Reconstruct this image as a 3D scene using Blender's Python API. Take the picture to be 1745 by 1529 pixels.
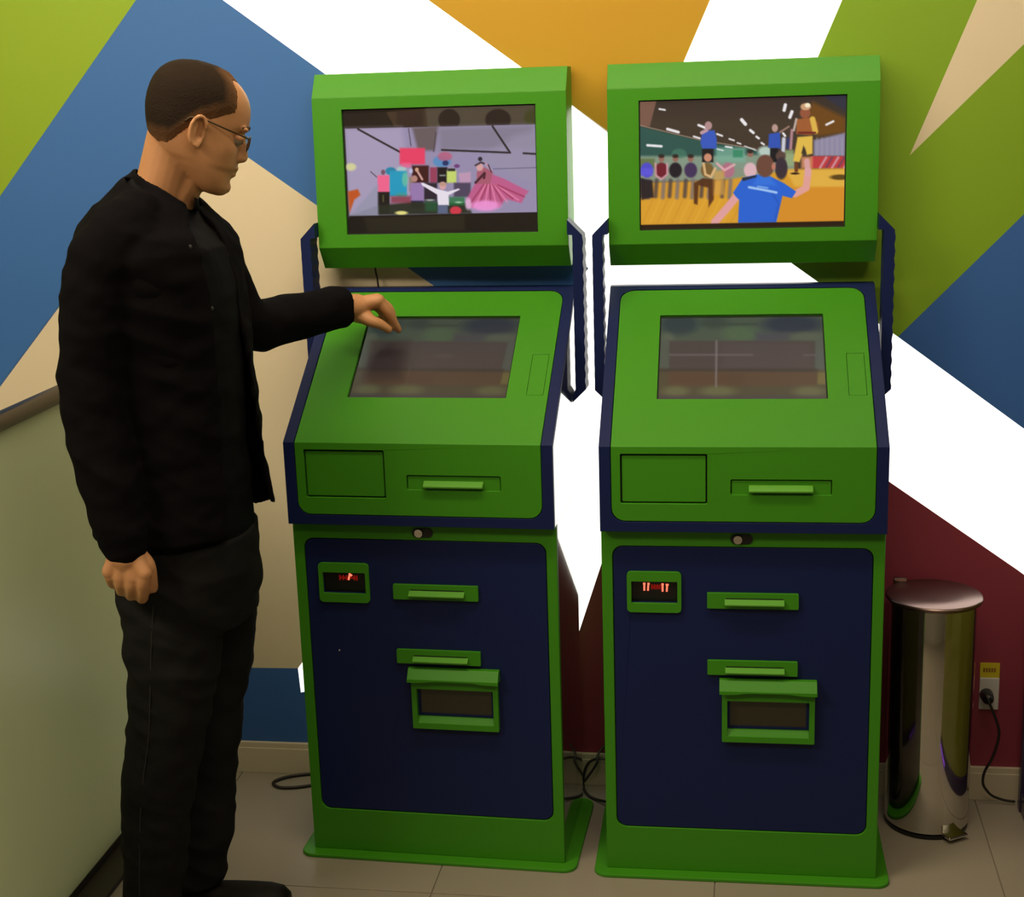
import bpy, bmesh, math, random
import numpy as np
from mathutils import Vector, Matrix, noise

for o in list(bpy.data.objects): bpy.data.objects.remove(o)
SC = bpy.context.scene
COL = SC.collection
random.seed(4); rng = np.random.default_rng(4)

# ------------------------------------------------------------------ camera
FPX, CAMZ = 2523.7142, 1.6771
pi_, ro_, ya_ = [math.radians(v) for v in (13.7887, -1.8907, -9.1509)]
Fv = Vector((math.sin(ya_)*math.cos(pi_), math.cos(ya_)*math.cos(pi_), -math.sin(pi_)))
R0 = Vector((math.cos(ya_), -math.sin(ya_), 0)); U0 = R0.cross(Fv)
Rv = R0*math.cos(ro_) + U0*math.sin(ro_); Uv = -R0*math.sin(ro_) + U0*math.cos(ro_)
cd = bpy.data.cameras.new('camera'); cam = bpy.data.objects.new('camera', cd); COL.objects.link(cam)
cd.sensor_fit = 'HORIZONTAL'; cd.sensor_width = 36.0; cd.lens = 36.0*FPX/1745.0; cd.clip_start = 0.05
Mx = Matrix((Rv, Uv, -Fv)).transposed().to_4x4(); Mx.translation = (0, 0, CAMZ); cam.matrix_world = Mx
SC.camera = cam

# ------------------------------------------------------------------ light and exposure
SC.view_settings.view_transform = 'Standard'; SC.view_settings.look = 'None'
SC.view_settings.gamma = 1.0; SC.view_settings.use_curve_mapping = False
SC.view_settings.exposure = 0.0
wd = bpy.data.worlds.new('world'); SC.world = wd; wd.use_nodes = True
wd.node_tree.nodes['Background'].inputs[0].default_value = (1.0, 0.86, 0.66, 1)
wd.node_tree.nodes['Background'].inputs[1].default_value = 0.05

def area(name, loc, target, sx, sy, power, col):
    l = bpy.data.lights.new(name, 'AREA'); l.shape = 'RECTANGLE'; l.size = sx; l.size_y = sy
    l.energy = power; l.color = col
    o = bpy.data.objects.new(name, l); COL.objects.link(o); o.location = loc
    d = Vector(target) - Vector(loc)
    o.rotation_euler = d.to_track_quat('-Z', 'Y').to_euler()
    return o
WARM = (1.0, 0.83, 0.58)
area('ceiling_light_near_wall', (-0.9, 2.15, 2.78), (-0.9, 2.35, 0), 2.2, 0.5, 15, WARM)
wsh = area('wall_washer', (-0.5, 2.30, 2.82), (-0.5, 3.34, 1.75), 3.0, 0.25, 22, WARM); wsh.data.spread = math.radians(110)
area('ceiling_light_centre', (0.3, 0.9, 2.72), (0.3, 1.1, 0), 1.6, 0.5, 15, WARM)
area('pane_glow_light', (-2.3, 0.9, 2.72), (-1.9, 1.5, 0.3), 1.2, 0.5, 44, WARM)  # unseen lamp, turned up so the frosted pane glows from behind

# ------------------------------------------------------------------ geometry helpers
def ray(px, py): return Fv + Rv*((px-872.5)/FPX) - Uv*((py-764.5)/FPX)
def at(px, py, y):
    """point of the photographed place at depth y"""
    r = ray(px, py); t = y/r.y
    return Vector((r.x*t, y, CAMZ + r.z*t))
def floor_at(px, py, z=0.0):
    r = ray(px, py); t = (z-CAMZ)/r.z
    return Vector((r.x*t, r.y*t, z))

def empty(name, loc=(0, 0, 0), rz=0.0):
    o = bpy.data.objects.new(name, None); o.empty_display_size = 0.1
    COL.objects.link(o); o.location = loc; o.rotation_euler = (0, 0, rz); return o
def tag(o, label=None, cat=None, group=None, kind=None):
    if label: o['label'] = label
    if cat: o['category'] = cat
    if group: o['group'] = group
    if kind: o['kind'] = kind
    return o
def obj(name, bm, m, parent=None, smooth=False, bev=0.0, label=None, kind=None, flat_norm=True):
    if flat_norm: bmesh.ops.recalc_face_normals(bm, faces=bm.faces[:])
    me = bpy.data.meshes.new(name); bm.to_mesh(me); bm.free()
    me.materials.append(m)
    if smooth: me.polygons.foreach_set('use_smooth', [True]*len(me.polygons))
    o = bpy.data.objects.new(name, me); COL.objects.link(o)
    if parent is not None: o.parent = parent
    if bev:
        b = o.modifiers.new('bevel', 'BEVEL'); b.width = bev; b.segments = 2; b.limit_method = 'ANGLE'; b.angle_limit = math.radians(35)
    if label: o['label'] = label
    if kind: o['kind'] = kind
    return o
def box(bm, x0, x1, y0, y1, z0, z1):
    v = [bm.verts.new((x, y, z)) for z in (z0, z1) for y in (y0, y1) for x in (x0, x1)]
    for f in ((0, 2, 3, 1), (4, 5, 7, 6), (0, 1, 5, 4), (2, 6, 7, 3), (0, 4, 6, 2), (1, 3, 7, 5)):
        bm.faces.new([v[i] for i in f])
    return bm
def loft(bm, rings, closed=True, cap=True):
    vs = [[bm.verts.new(p) for p in r] for r in rings]
    n = len(vs[0])
    for a, b in zip(vs[:-1], vs[1:]):
        for i in range(n if closed else n-1):
            j = (i+1) % n
            bm.faces.new((a[i], a[j], b[j], b[i]))
    if cap and closed:
        bm.faces.new(list(reversed(vs[0]))); bm.faces.new(vs[-1])
    return vs
def limb(bm, pts, rad, seg=14, flat=1.0, flat_axis=None, round_ends=True):
    """closed tapering tube through pts, with rounded ends"""
    pts = [Vector(p) for p in pts]; P = []; Rr = []
    if round_ends:
        d = (pts[0]-pts[1]).normalized()
        for a in (80, 50, 22): P.append(pts[0] + d*rad[0]*math.sin(math.radians(a))); Rr.append(rad[0]*math.cos(math.radians(a)))
    P += pts; Rr += list(rad)
    if round_ends:
        d = (pts[-1]-pts[-2]).normalized()
        for a in (22, 50, 80): P.append(pts[-1] + d*rad[-1]*math.sin(math.radians(a))); Rr.append(rad[-1]*math.cos(math.radians(a)))
    rings = []; ref = None
    for i, p in enumerate(P):
        t = (P[min(i+1, len(P)-1)] - P[max(i-1, 0)]).normalized()
        if flat_axis is not None: u = (Vector(flat_axis) - t*t.dot(Vector(flat_axis))).normalized()
        elif ref is None:
            u = t.orthogonal().normalized()
        else: u = (ref - t*t.dot(ref)).normalized()
        ref = u; w = t.cross(u)
        rings.append([p + u*(Rr[i]*flat*math.cos(k*2*math.pi/seg)) + w*(Rr[i]*math.sin(k*2*math.pi/seg)) for k in range(seg)])
    loft(bm, rings); return bm
def spline(pts, n=6):
    pts = [Vector(p) for p in pts]; out = []
    for i in range(len(pts)-1):
        p0, p1, p2, p3 = pts[max(i-1, 0)], pts[i], pts[i+1], pts[min(i+2, len(pts)-1)]
        for k in range(n):
            t = k/n
            out.append(0.5*((2*p1) + (p2-p0)*t + (2*p0-5*p1+4*p2-p3)*t*t + (3*p1-p0-3*p2+p3)*t**3))
    out.append(pts[-1]); return out
def cable(name, pts, r, m, parent=None, n=7):
    s = spline(pts, n); bm = bmesh.new(); limb(bm, s, [r]*len(s), 8)
    return obj(name, bm, m, parent, smooth=True)
def ellipsoid(bm, c, a, b, d, u=12, v=8, mat=None):
    r = bmesh.ops.create_uvsphere(bm, u_segments=u, v_segments=v, radius=1.0)
    M = Matrix.Diagonal((a, b, d, 1))
    if mat is not None: M = mat.to_4x4() @ M
    M = Matrix.Translation(c) @ M
    bmesh.ops.transform(bm, matrix=M, verts=r['verts'])
def cyl(bm, c, r0, r1, h, seg=40, z0=0):
    rings = [[Vector((c[0]+rr*math.cos(k*2*math.pi/seg), c[1]+rr*math.sin(k*2*math.pi/seg), z)) for k in range(seg)] for rr, z in ((r0, z0), (r1, z0+h))]
    loft(bm, rings)
def lathe(bm, c, prof, seg=64):
    loft(bm, [[Vector((c[0]+r*math.cos(k*2*math.pi/seg), c[1]+r*math.sin(k*2*math.pi/seg), c[2]+z)) for k in range(seg)] for r, z in prof])
def rr(x0, x1, z0, z1, r=0.0, corners=(1, 1, 1, 1), n=5):
    """rounded rectangle, corners = bottom-left, bottom-right, top-right, top-left"""
    out = []
    for (cx, cz, a0, k) in ((x0, z0, 180, 0), (x1, z0, 270, 1), (x1, z1, 0, 2), (x0, z1, 90, 3)):
        if r <= 0 or not corners[k]: out.append((cx, cz)); continue
        ox = cx + (r if cx == x0 else -r); oz = cz + (r if cz == z0 else -r)
        for i in range(n+1):
            a = math.radians(a0 + 90*i/n); out.append((ox+r*math.cos(a), oz+r*math.sin(a)))
    return out
class Plane:
    """sloping face of a kiosk: x across, s up the face, d out of the face"""
    def __init__(self, p0, p1):
        self.o = p0; L = math.hypot(p1[0]-p0[0], p1[1]-p0[1]); self.L = L
        self.t = ((p1[0]-p0[0])/L, (p1[1]-p0[1])/L); self.n = (-self.t[1], self.t[0])
    def __call__(self, x, s, d=0.0):
        return Vector((x, self.o[0]+self.t[0]*s+self.n[0]*d, self.o[1]+self.t[1]*s+self.n[1]*d))
def plate(bm, P, outer, holes, d0, d1):
    """flat plate on plane P between offsets d0 (back) and d1 (front), with holes"""
    start = len(bm.verts); edges = []
    for loop in [outer] + list(holes):
        vs = [bm.verts.new(P(x, s, d1)) for x, s in loop]
        for i in range(len(vs)): edges.append(bm.edges.new((vs[i], vs[(i+1) % len(vs)])))
    nrm = P(0, 0, 1) - P(0, 0, 0)
    r = bmesh.ops.triangle_fill(bm, use_beauty=True, use_dissolve=False, edges=edges, normal=nrm)
    fs = [g for g in r['geom'] if isinstance(g, bmesh.types.BMFace)]
    e = bmesh.ops.extrude_face_region(bm, geom=fs)
    vs = [g for g in e['geom'] if isinstance(g, bmesh.types.BMVert)]
    bmesh.ops.translate(bm, vec=nrm*(d0-d1), verts=vs)
    return bm
def slab(bm, P, x0, x1, s0, s1, d0, d1, r=0.0): return plate(bm, P, rr(x0, x1, s0, s1, r), [], d0, d1)

# ------------------------------------------------------------------ materials
def mat(name, col, rough=0.5, metal=0.0, emis=None, estr=0.0, bump=0.0, bscale=60.0, var=0.0, vscale=4.0, trans=0.0, spec=0.5, coat=0.0, sheen=0.0):
    m = bpy.data.materials.new(name); m.use_nodes = True; nt = m.node_tree; b = nt.nodes['Principled BSDF']
    b.inputs['Base Color'].default_value = (*col, 1); b.inputs['Roughness'].default_value = rough
    b.inputs['Metallic'].default_value = metal; b.inputs['Specular IOR Level'].default_value = spec
    b.inputs['Transmission Weight'].default_value = trans; b.inputs['Coat Weight'].default_value = coat
    b.inputs['Sheen Weight'].default_value = sheen
    if emis is not None:
        b.inputs['Emission Color'].default_value = (*emis, 1); b.inputs['Emission Strength'].default_value = estr
    tc = nt.nodes.new('ShaderNodeTexCoord')
    if bump:
        n = nt.nodes.new('ShaderNodeTexNoise'); n.inputs['Scale'].default_value = bscale; n.inputs['Detail'].default_value = 4
        nt.links.new(tc.outputs['Object'], n.inputs['Vector'])
        bp = nt.nodes.new('ShaderNodeBump'); bp.inputs['Strength'].default_value = bump; bp.inputs['Distance'].default_value = 0.004
        nt.links.new(n.outputs['Fac'], bp.inputs['Height']); nt.links.new(bp.outputs['Normal'], b.inputs['Normal'])
    if var:
        n = nt.nodes.new('ShaderNodeTexNoise'); n.inputs['Scale'].default_value = vscale; n.inputs['Detail'].default_value = 3
        nt.links.new(tc.outputs['Object'], n.inputs['Vector'])
        mx = nt.nodes.new('ShaderNodeMix'); mx.data_type = 'RGBA'
        mx.inputs['A'].default_value = (*[c*(1-var) for c in col], 1); mx.inputs['B'].default_value = (*[min(1, c*(1+var)) for c in col], 1)
        nt.links.new(n.outputs['Fac'], mx.inputs['Factor']); nt.links.new(mx.outputs['Result'], b.inputs['Base Color'])
    return m
M = {}
M['green'] = mat('green_powder_coat', (0.047, 0.255, 0.008), 0.42, bump=0.05, bscale=500, spec=0.35)
M['green_light'] = mat('green_slot_lip', (0.09, 0.33, 0.02), 0.35)
M['navy'] = mat('navy_powder_coat', (0.0075, 0.015, 0.082), 0.42, bump=0.05, bscale=500, spec=0.22)
M['side'] = mat('glossy_dark_side', (0.012, 0.009, 0.010), 0.10, coat=1.0, spec=0.8)
M['dark'] = mat('black_plastic', (0.008, 0.008, 0.009), 0.35)
M['gap'] = mat('dark_gap', (0.004, 0.012, 0.004), 0.7)
M['cable'] = mat('black_cable', (0.012, 0.008, 0.007), 0.45)
M['chrome'] = mat('chrome', (0.72, 0.70, 0.68), 0.12, 1.0)
M['steel'] = mat('polished_steel', (0.62, 0.60, 0.57), 0.07, 1.0, bump=0.01, bscale=8)
M['brushed'] = mat('brushed_steel', (0.27, 0.19, 0.175), 0.30, 1.0, bump=0.03, bscale=200)
M['glass_dark'] = mat('dark_window', (0.03, 0.028, 0.015), 0.12, coat=0.4)
M['red_dim'] = mat('dim_red_led', (0.08, 0.0, 0.0), 0.4, emis=(1.0, 0.02, 0.01), estr=0.15)
M['red'] = mat('lit_red_led', (0.3, 0.0, 0.0), 0.4, emis=(1.0, 0.13, 0.07), estr=2.2)
M['skin'] = mat('skin', (0.56, 0.27, 0.125), 0.5, bump=0.08, bscale=180, var=0.10, vscale=25)
M['hair'] = mat('short_brown_hair', (0.035, 0.021, 0.012), 0.8, spec=0.15, bump=0.5, bscale=420, var=0.3, vscale=60)
M['jacket'] = mat('black_jacket_cloth', (0.0050, 0.0043, 0.0056), 0.9, bump=0.3, bscale=30, spec=0.06)
M['shirt'] = mat('dark_shirt_cloth', (0.0042, 0.0042, 0.0062), 0.8, bump=0.4, bscale=35, spec=0.10)
M['denim'] = mat('dark_denim', (0.0125, 0.0128, 0.0135), 0.85, bump=0.4, bscale=28, var=0.4, vscale=5, spec=0.1)
M['seam'] = mat('grey_seam_thread', (0.022, 0.022, 0.022), 0.8)
M['shoe'] = mat('black_shoe_leather', (0.0045, 0.003, 0.002), 0.6, spec=0.2)
M['eye'] = mat('eye_white', (0.30, 0.26, 0.22), 0.2)
M['iris'] = mat('iris_brown', (0.03, 0.02, 0.01), 0.2)
M['lens'] = mat('spectacle_lens', (1, 1, 1), 0.02, trans=1.0)
M['brow'] = mat('eyebrow_hair', (0.06, 0.03, 0.015), 0.8)
M['lip'] = mat('lip_skin', (0.42, 0.16, 0.09), 0.5)
M['tile'] = mat('beige_floor_tile', (0.295, 0.262, 0.21), 0.38, bump=0.04, bscale=40, var=0.08, vscale=3)
M['grout'] = mat('floor_grout', (0.225, 0.198, 0.158), 0.8)
M['skirting'] = mat('cream_skirting', (0.62, 0.55, 0.42), 0.5, var=0.03)
M['wallbase'] = mat('wall_plaster', (0.45, 0.42, 0.36), 0.7, bump=0.05)
M['ceiling'] = mat('ceiling_paint', (0.55, 0.52, 0.46), 0.8)
M['rail'] = mat('bronze_handrail', (0.065, 0.048, 0.028), 0.32, 0.7)
M['footstrip'] = mat('dark_foot_strip', (0.022, 0.016, 0.009), 0.5)
M['frost'] = mat('frosted_glass', (0.76, 0.82, 0.66), 0.33, trans=0.12, spec=0.5, var=0.05, vscale=3)
M['white_plastic'] = mat('white_socket_plastic', (0.62, 0.60, 0.60), 0.35)
M['yellow'] = mat('yellow_sticker', (0.62, 0.52, 0.02), 0.5)
M['stickerprint'] = mat('sticker_print', (0.25, 0.12, 0.02), 0.6)
M['olive'] = mat('glossy_olive_panel', (0.16, 0.16, 0.02), 0.08, coat=0.6)
M['purple_trim'] = mat('dark_purple_trim', (0.03, 0.02, 0.06), 0.25)
M['led_purple'] = mat('purple_led_strip', (0.1, 0.02, 0.2), 0.4, emis=(0.42, 0.12, 1.0), estr=0.55)
nt = M['frost'].node_tree; pb = nt.nodes['Principled BSDF']; tl = nt.nodes.new('ShaderNodeBsdfTranslucent'); tl.inputs['Color'].default_value = (0.80, 0.88, 0.70, 1)
ms = nt.nodes.new('ShaderNodeMixShader'); ms.inputs[0].default_value = 0.5
nt.links.new(pb.outputs[0], ms.inputs[1]); nt.links.new(tl.outputs[0], ms.inputs[2]); nt.links.new(ms.outputs[0], nt.nodes['Material Output'].inputs[0])
PAINT = {
 'lime': mat('lime_wall_paint', (0.225, 0.365, 0.008), 0.6, bump=0.03),
 'green': mat('leaf_green_wall_paint', (0.185, 0.34, 0.008), 0.6, bump=0.03),
 'blue': mat('blue_wall_paint', (0.030, 0.135, 0.42), 0.6, bump=0.03),
 'bluedeep': mat('deep_blue_wall_paint', (0.028, 0.115, 0.40), 0.6, bump=0.03),
 'cream': mat('cream_wall_paint', (0.66, 0.575, 0.42), 0.6, bump=0.03),
 'orange': mat('orange_wall_paint', (0.47, 0.262, 0.005), 0.6, bump=0.03),
 'maroon': mat('maroon_wall_paint', (0.27, 0.033, 0.066), 0.6, bump=0.03),
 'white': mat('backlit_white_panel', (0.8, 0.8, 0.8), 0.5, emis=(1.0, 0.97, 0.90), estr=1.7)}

# ------------------------------------------------------------------ room shell
WY, WR = 3.3358, math.radians(0.3086)
wx_ = Vector((math.cos(WR), math.sin(WR), 0)); wn_ = Vector((-math.sin(WR), math.cos(WR), 0)); W0 = Vector((0, WY, 0))
def wall_uv(px, py):
    r = ray(px, py); c = Vector((0, 0, CAMZ)); t = (W0-c).dot(wn_)/r.dot(wn_); p = c + r*t
    return ((p-W0).dot(wx_), p.z)
HC = 2.85; XL, XR, YF = -3.2, 2.6, -2.4
wall = empty('wall_back', (0, WY, 0), WR); tag(wall, 'back wall painted with slanting coloured shapes and backlit white bands', None, None, 'structure')
bm = bmesh.new(); box(bm, XL, XR, 0.004, 0.12, 0, HC); obj('plaster', bm, M['wallbase'], wall)
def clip(poly):
    def cut(P, f):
        out = []
        for i in range(len(P)):
            a, b = P[i-1], P[i]; fa, fb = f(a), f(b)
            if (fa >= 0) != (fb >= 0):
                t = fa/(fa-fb); out.append((a[0]+(b[0]-a[0])*t, a[1]+(b[1]-a[1])*t))
            if fb >= 0: out.append(b)
        return out
    for f in (lambda p: p[0]-XL, lambda p: XR-p[0], lambda p: p[1]-0.02, lambda p: HC-p[1]): poly = cut(poly, f)
    return poly
WP = Plane((0, 0), (0, 1))
def mural(name, key, pts, d, label, wpts=()):
    poly = clip([wall_uv(*p) if len(p) == 2 else (p[0], p[1]) for p in pts])
    bm = bmesh.new(); plate(bm, WP, poly, [], -0.003, d)
    return obj(name, bm, PAINT[key], wall, label=label)
wz = lambda x, z: (x, z, 1)          # point given straight in wall metres
TOP = 3.2
mural('painted_shape', 'lime', [(282, -72), wz(-1.5, TOP), wz(-4, TOP), wz(-4, 0.2), (-1500, 2400), (0, 335), (232, 0)], 0.001, 'lime green triangle in the top left corner')
mural('painted_shape', 'blue', [(282, -72), (380, 0), (550, 123), (1003, 457), (901, 598), (540, 350), (335, 207), (0, 660), (-353, 1137), (-800, 1750), (-1500, 2400), (0, 335)], 0.001, 'wide blue band behind the man')
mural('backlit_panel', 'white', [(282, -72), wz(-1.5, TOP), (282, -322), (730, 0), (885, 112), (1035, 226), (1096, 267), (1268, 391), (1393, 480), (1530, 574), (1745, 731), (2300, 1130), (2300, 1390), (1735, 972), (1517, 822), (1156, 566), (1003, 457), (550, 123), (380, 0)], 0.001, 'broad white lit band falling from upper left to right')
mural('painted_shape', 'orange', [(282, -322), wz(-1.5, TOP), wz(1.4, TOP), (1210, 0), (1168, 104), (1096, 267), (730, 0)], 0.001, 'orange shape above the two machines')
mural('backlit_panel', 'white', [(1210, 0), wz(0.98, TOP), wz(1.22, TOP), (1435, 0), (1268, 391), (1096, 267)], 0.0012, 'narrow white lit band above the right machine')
mural('painted_shape', 'green', [(1435, 0), wz(1.22, TOP), wz(1.5, TOP), (1665, 0), (1550, 265), (1745, 75), wz(1.6, 2.25), wz(1.6, 1.95), (1745, 365), (1530, 574), (1393, 480), (1268, 391)], 0.001, 'large green shape right of the right machine')
mural('painted_shape', 'cream', [(1665, 0), wz(1.5, TOP), wz(3, TOP), wz(3, 2.9), wz(1.6, 2.25), (1745, 75), (1550, 265)], 0.001, 'pointed cream wedge in the top right')
mural('painted_shape', 'bluedeep', [(1530, 574), (1745, 365), wz(1.6, 1.95), wz(3, 2.6), wz(3, 0.5), (2300, 1130), (1745, 731)], 0.001, 'deep blue shape at the right edge')
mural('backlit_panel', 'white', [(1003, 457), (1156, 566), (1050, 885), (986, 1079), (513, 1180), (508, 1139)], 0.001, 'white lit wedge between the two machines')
mural('painted_shape', 'cream', [(335, 207), (540, 350), (901, 598), (508, 1139), (-353, 1128)], 0.001, 'cream shape behind the man and left machine')
mural('painted_shape', 'bluedeep', [(-353, 1128), (508, 1139), (513, 1180), (760, 1127), (760, 1275), (400, 1275), wz(-2.0, -0.05), wz(-3.5, -0.05), (-800, 1750)], 0.0008, 'dark blue block low beside the left machine')
mural('painted_shape', 'maroon', [(1156, 566), (1517, 822), (1735, 972), (2300, 1390), wz(2.9, 0.4), wz(2.9, -0.05), wz(-0.7, -0.05), (760, 1275), (760, 1127), (986, 1079), (1050, 885)], 0.0008, 'maroon area behind the bin')
for nm, x0, x1, y0, y1 in (('wall_front', XL, XR, YF-0.1, YF), ('wall_left', XL-0.1, XL, YF-0.1, 3.5), ('wall_right', XR, XR+0.1, YF-0.1, 3.5)):
    bm = bmesh.new(); box(bm, x0, x1, y0, y1, 0, HC); tag(obj(nm, bm, M['wallbase']), None, None, None, 'structure')
bm = bmesh.new(); box(bm, XL-0.1, XR+0.1, YF-0.1, 3.5, HC, HC+0.1); tag(obj('ceiling', bm, M['ceiling']), None, None, None, 'structure')
bb = bmesh.new(); box(bb, XL, XR, -0.014, -0.001, 0, 0.068); box(bb, XL, XR, -0.011, -0.001, 0.068, 0.0818)
b_ = obj('baseboard_back', bb, M['skirting'], None, bev=0.001); b_.location = (0, WY, 0); b_.rotation_euler = (0, 0, WR)
tag(b_, 'low cream skirting board along the back wall', None, None, 'structure')
# tiled floor: each tile a piece, joints recessed
fl = empty('floor', (0, 0, 0)); tag(fl, 'beige tiled floor', None, None, 'structure')
bm = bmesh.new(); box(bm, XL-0.1, XR+0.1, YF-0.1, 3.5, -0.1, -0.003); obj('grout_bed', bm, M['grout'], fl)
ja, jb = floor_at(1682, 1432), floor_at(1712, 1525)
TS = 0.6; jx = ja.x + (jb.x-ja.x)*0.5; jy = 2.79
bm = bmesh.new(); g = 0.0012; box(bm, g, TS-g, g, TS-g, -0.03, 0.0)
t0 = obj('tile', bm, M['tile'], fl, bev=0.0008); first = True
nx0 = math.floor((XL-jx)/TS); ny0 = math.floor((YF-jy)/TS)
for i in range(nx0, int((XR-jx)/TS)+1):
    for j in range(ny0, int((3.4-jy)/TS)+1):
        o = t0 if first else t0.copy()
        if not first: COL.objects.link(o); o.parent = fl
        first = False; o.location = (jx+i*TS, jy+j*TS, 0)

# ------------------------------------------------------------------ pictures on the screens (plain numpy drawing, stored as mesh colours)
def lin(c): c = np.clip(c, 0, 1); return np.where(c <= 0.04045, c/12.92, ((c+0.055)/1.055)**2.4)
class Pic:
    def __init__(s, W, H, corners, nx, ny):
        u, v = np.meshgrid(np.linspace(0, 1, nx), np.linspace(0, 1, ny))   # v=0 at top
        c = np.array(corners, float)
        s.x = (1-v)*((1-u)*c[0, 0]+u*c[1, 0]) + v*((1-u)*c[3, 0]+u*c[2, 0])
        s.y = (1-v)*((1-u)*c[0, 1]+u*c[1, 1]) + v*((1-u)*c[3, 1]+u*c[2, 1])
        s.nx, s.ny = nx, ny; s.c = np.zeros((ny, nx, 3)); s.blur = 8.0
    def mixin(s, m, col, a=1.0): m = (m*a)[..., None]; s.c = s.c*(1-m) + np.array(col)/255.0*m
    def poly(s, pts, col, a=1.0, blur=None):
        b = blur or s.blur; P = np.array(pts, float); n = len(P)
        d = np.full(s.x.shape, 1e9); inside = np.zeros(s.x.shape, bool)
        for i in range(n):
            ax, ay = P[i]; bx, by = P[(i+1) % n]; ex, ey = bx-ax, by-ay
            t = np.clip(((s.x-ax)*ex+(s.y-ay)*ey)/(ex*ex+ey*ey+1e-9), 0, 1)
            d = np.minimum(d, np.hypot(s.x-ax-t*ex, s.y-ay-t*ey))
            cnd = (ay > s.y) != (by > s.y)
            xi = ex*(s.y-ay)/(ey if abs(ey) > 1e-9 else 1e-9)+ax
            inside ^= cnd & (s.x < xi)
        sd = np.where(inside, d, -d); s.mixin(np.clip(sd/b+0.5, 0, 1), col, a)
    def rect(s, x0, y0, x1, y1, col, a=1.0, blur=None): s.poly([(x0, y0), (x1, y0), (x1, y1), (x0, y1)], col, a, blur)
    def ell(s, cx, cy, rx, ry, col, a=1.0, blur=None, ang=0):
        b = blur or s.blur; ca, sa = math.cos(math.radians(ang)), math.sin(math.radians(ang))
        dx, dy = s.x-cx, s.y-cy; X, Y = dx*ca+dy*sa, -dx*sa+dy*ca
        r = np.sqrt((X/rx)**2+(Y/ry)**2); s.mixin(np.clip((1-r)*min(rx, ry)/b+0.5, 0, 1), col, a)
    def line(s, pts, w, col, a=1.0, blur=None):
        b = blur or s.blur; d = np.full(s.x.shape, 1e9)
        for (ax, ay), (bx, by) in zip(pts[:-1], pts[1:]):
            ex, ey = bx-ax, by-ay; t = np.clip(((s.x-ax)*ex+(s.y-ay)*ey)/(ex*ex+ey*ey+1e-9), 0, 1)
            d = np.minimum(d, np.hypot(s.x-ax-t*ex, s.y-ay-t*ey))
        s.mixin(np.clip((w/2-d)/b+0.5, 0, 1), col, a)

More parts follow.
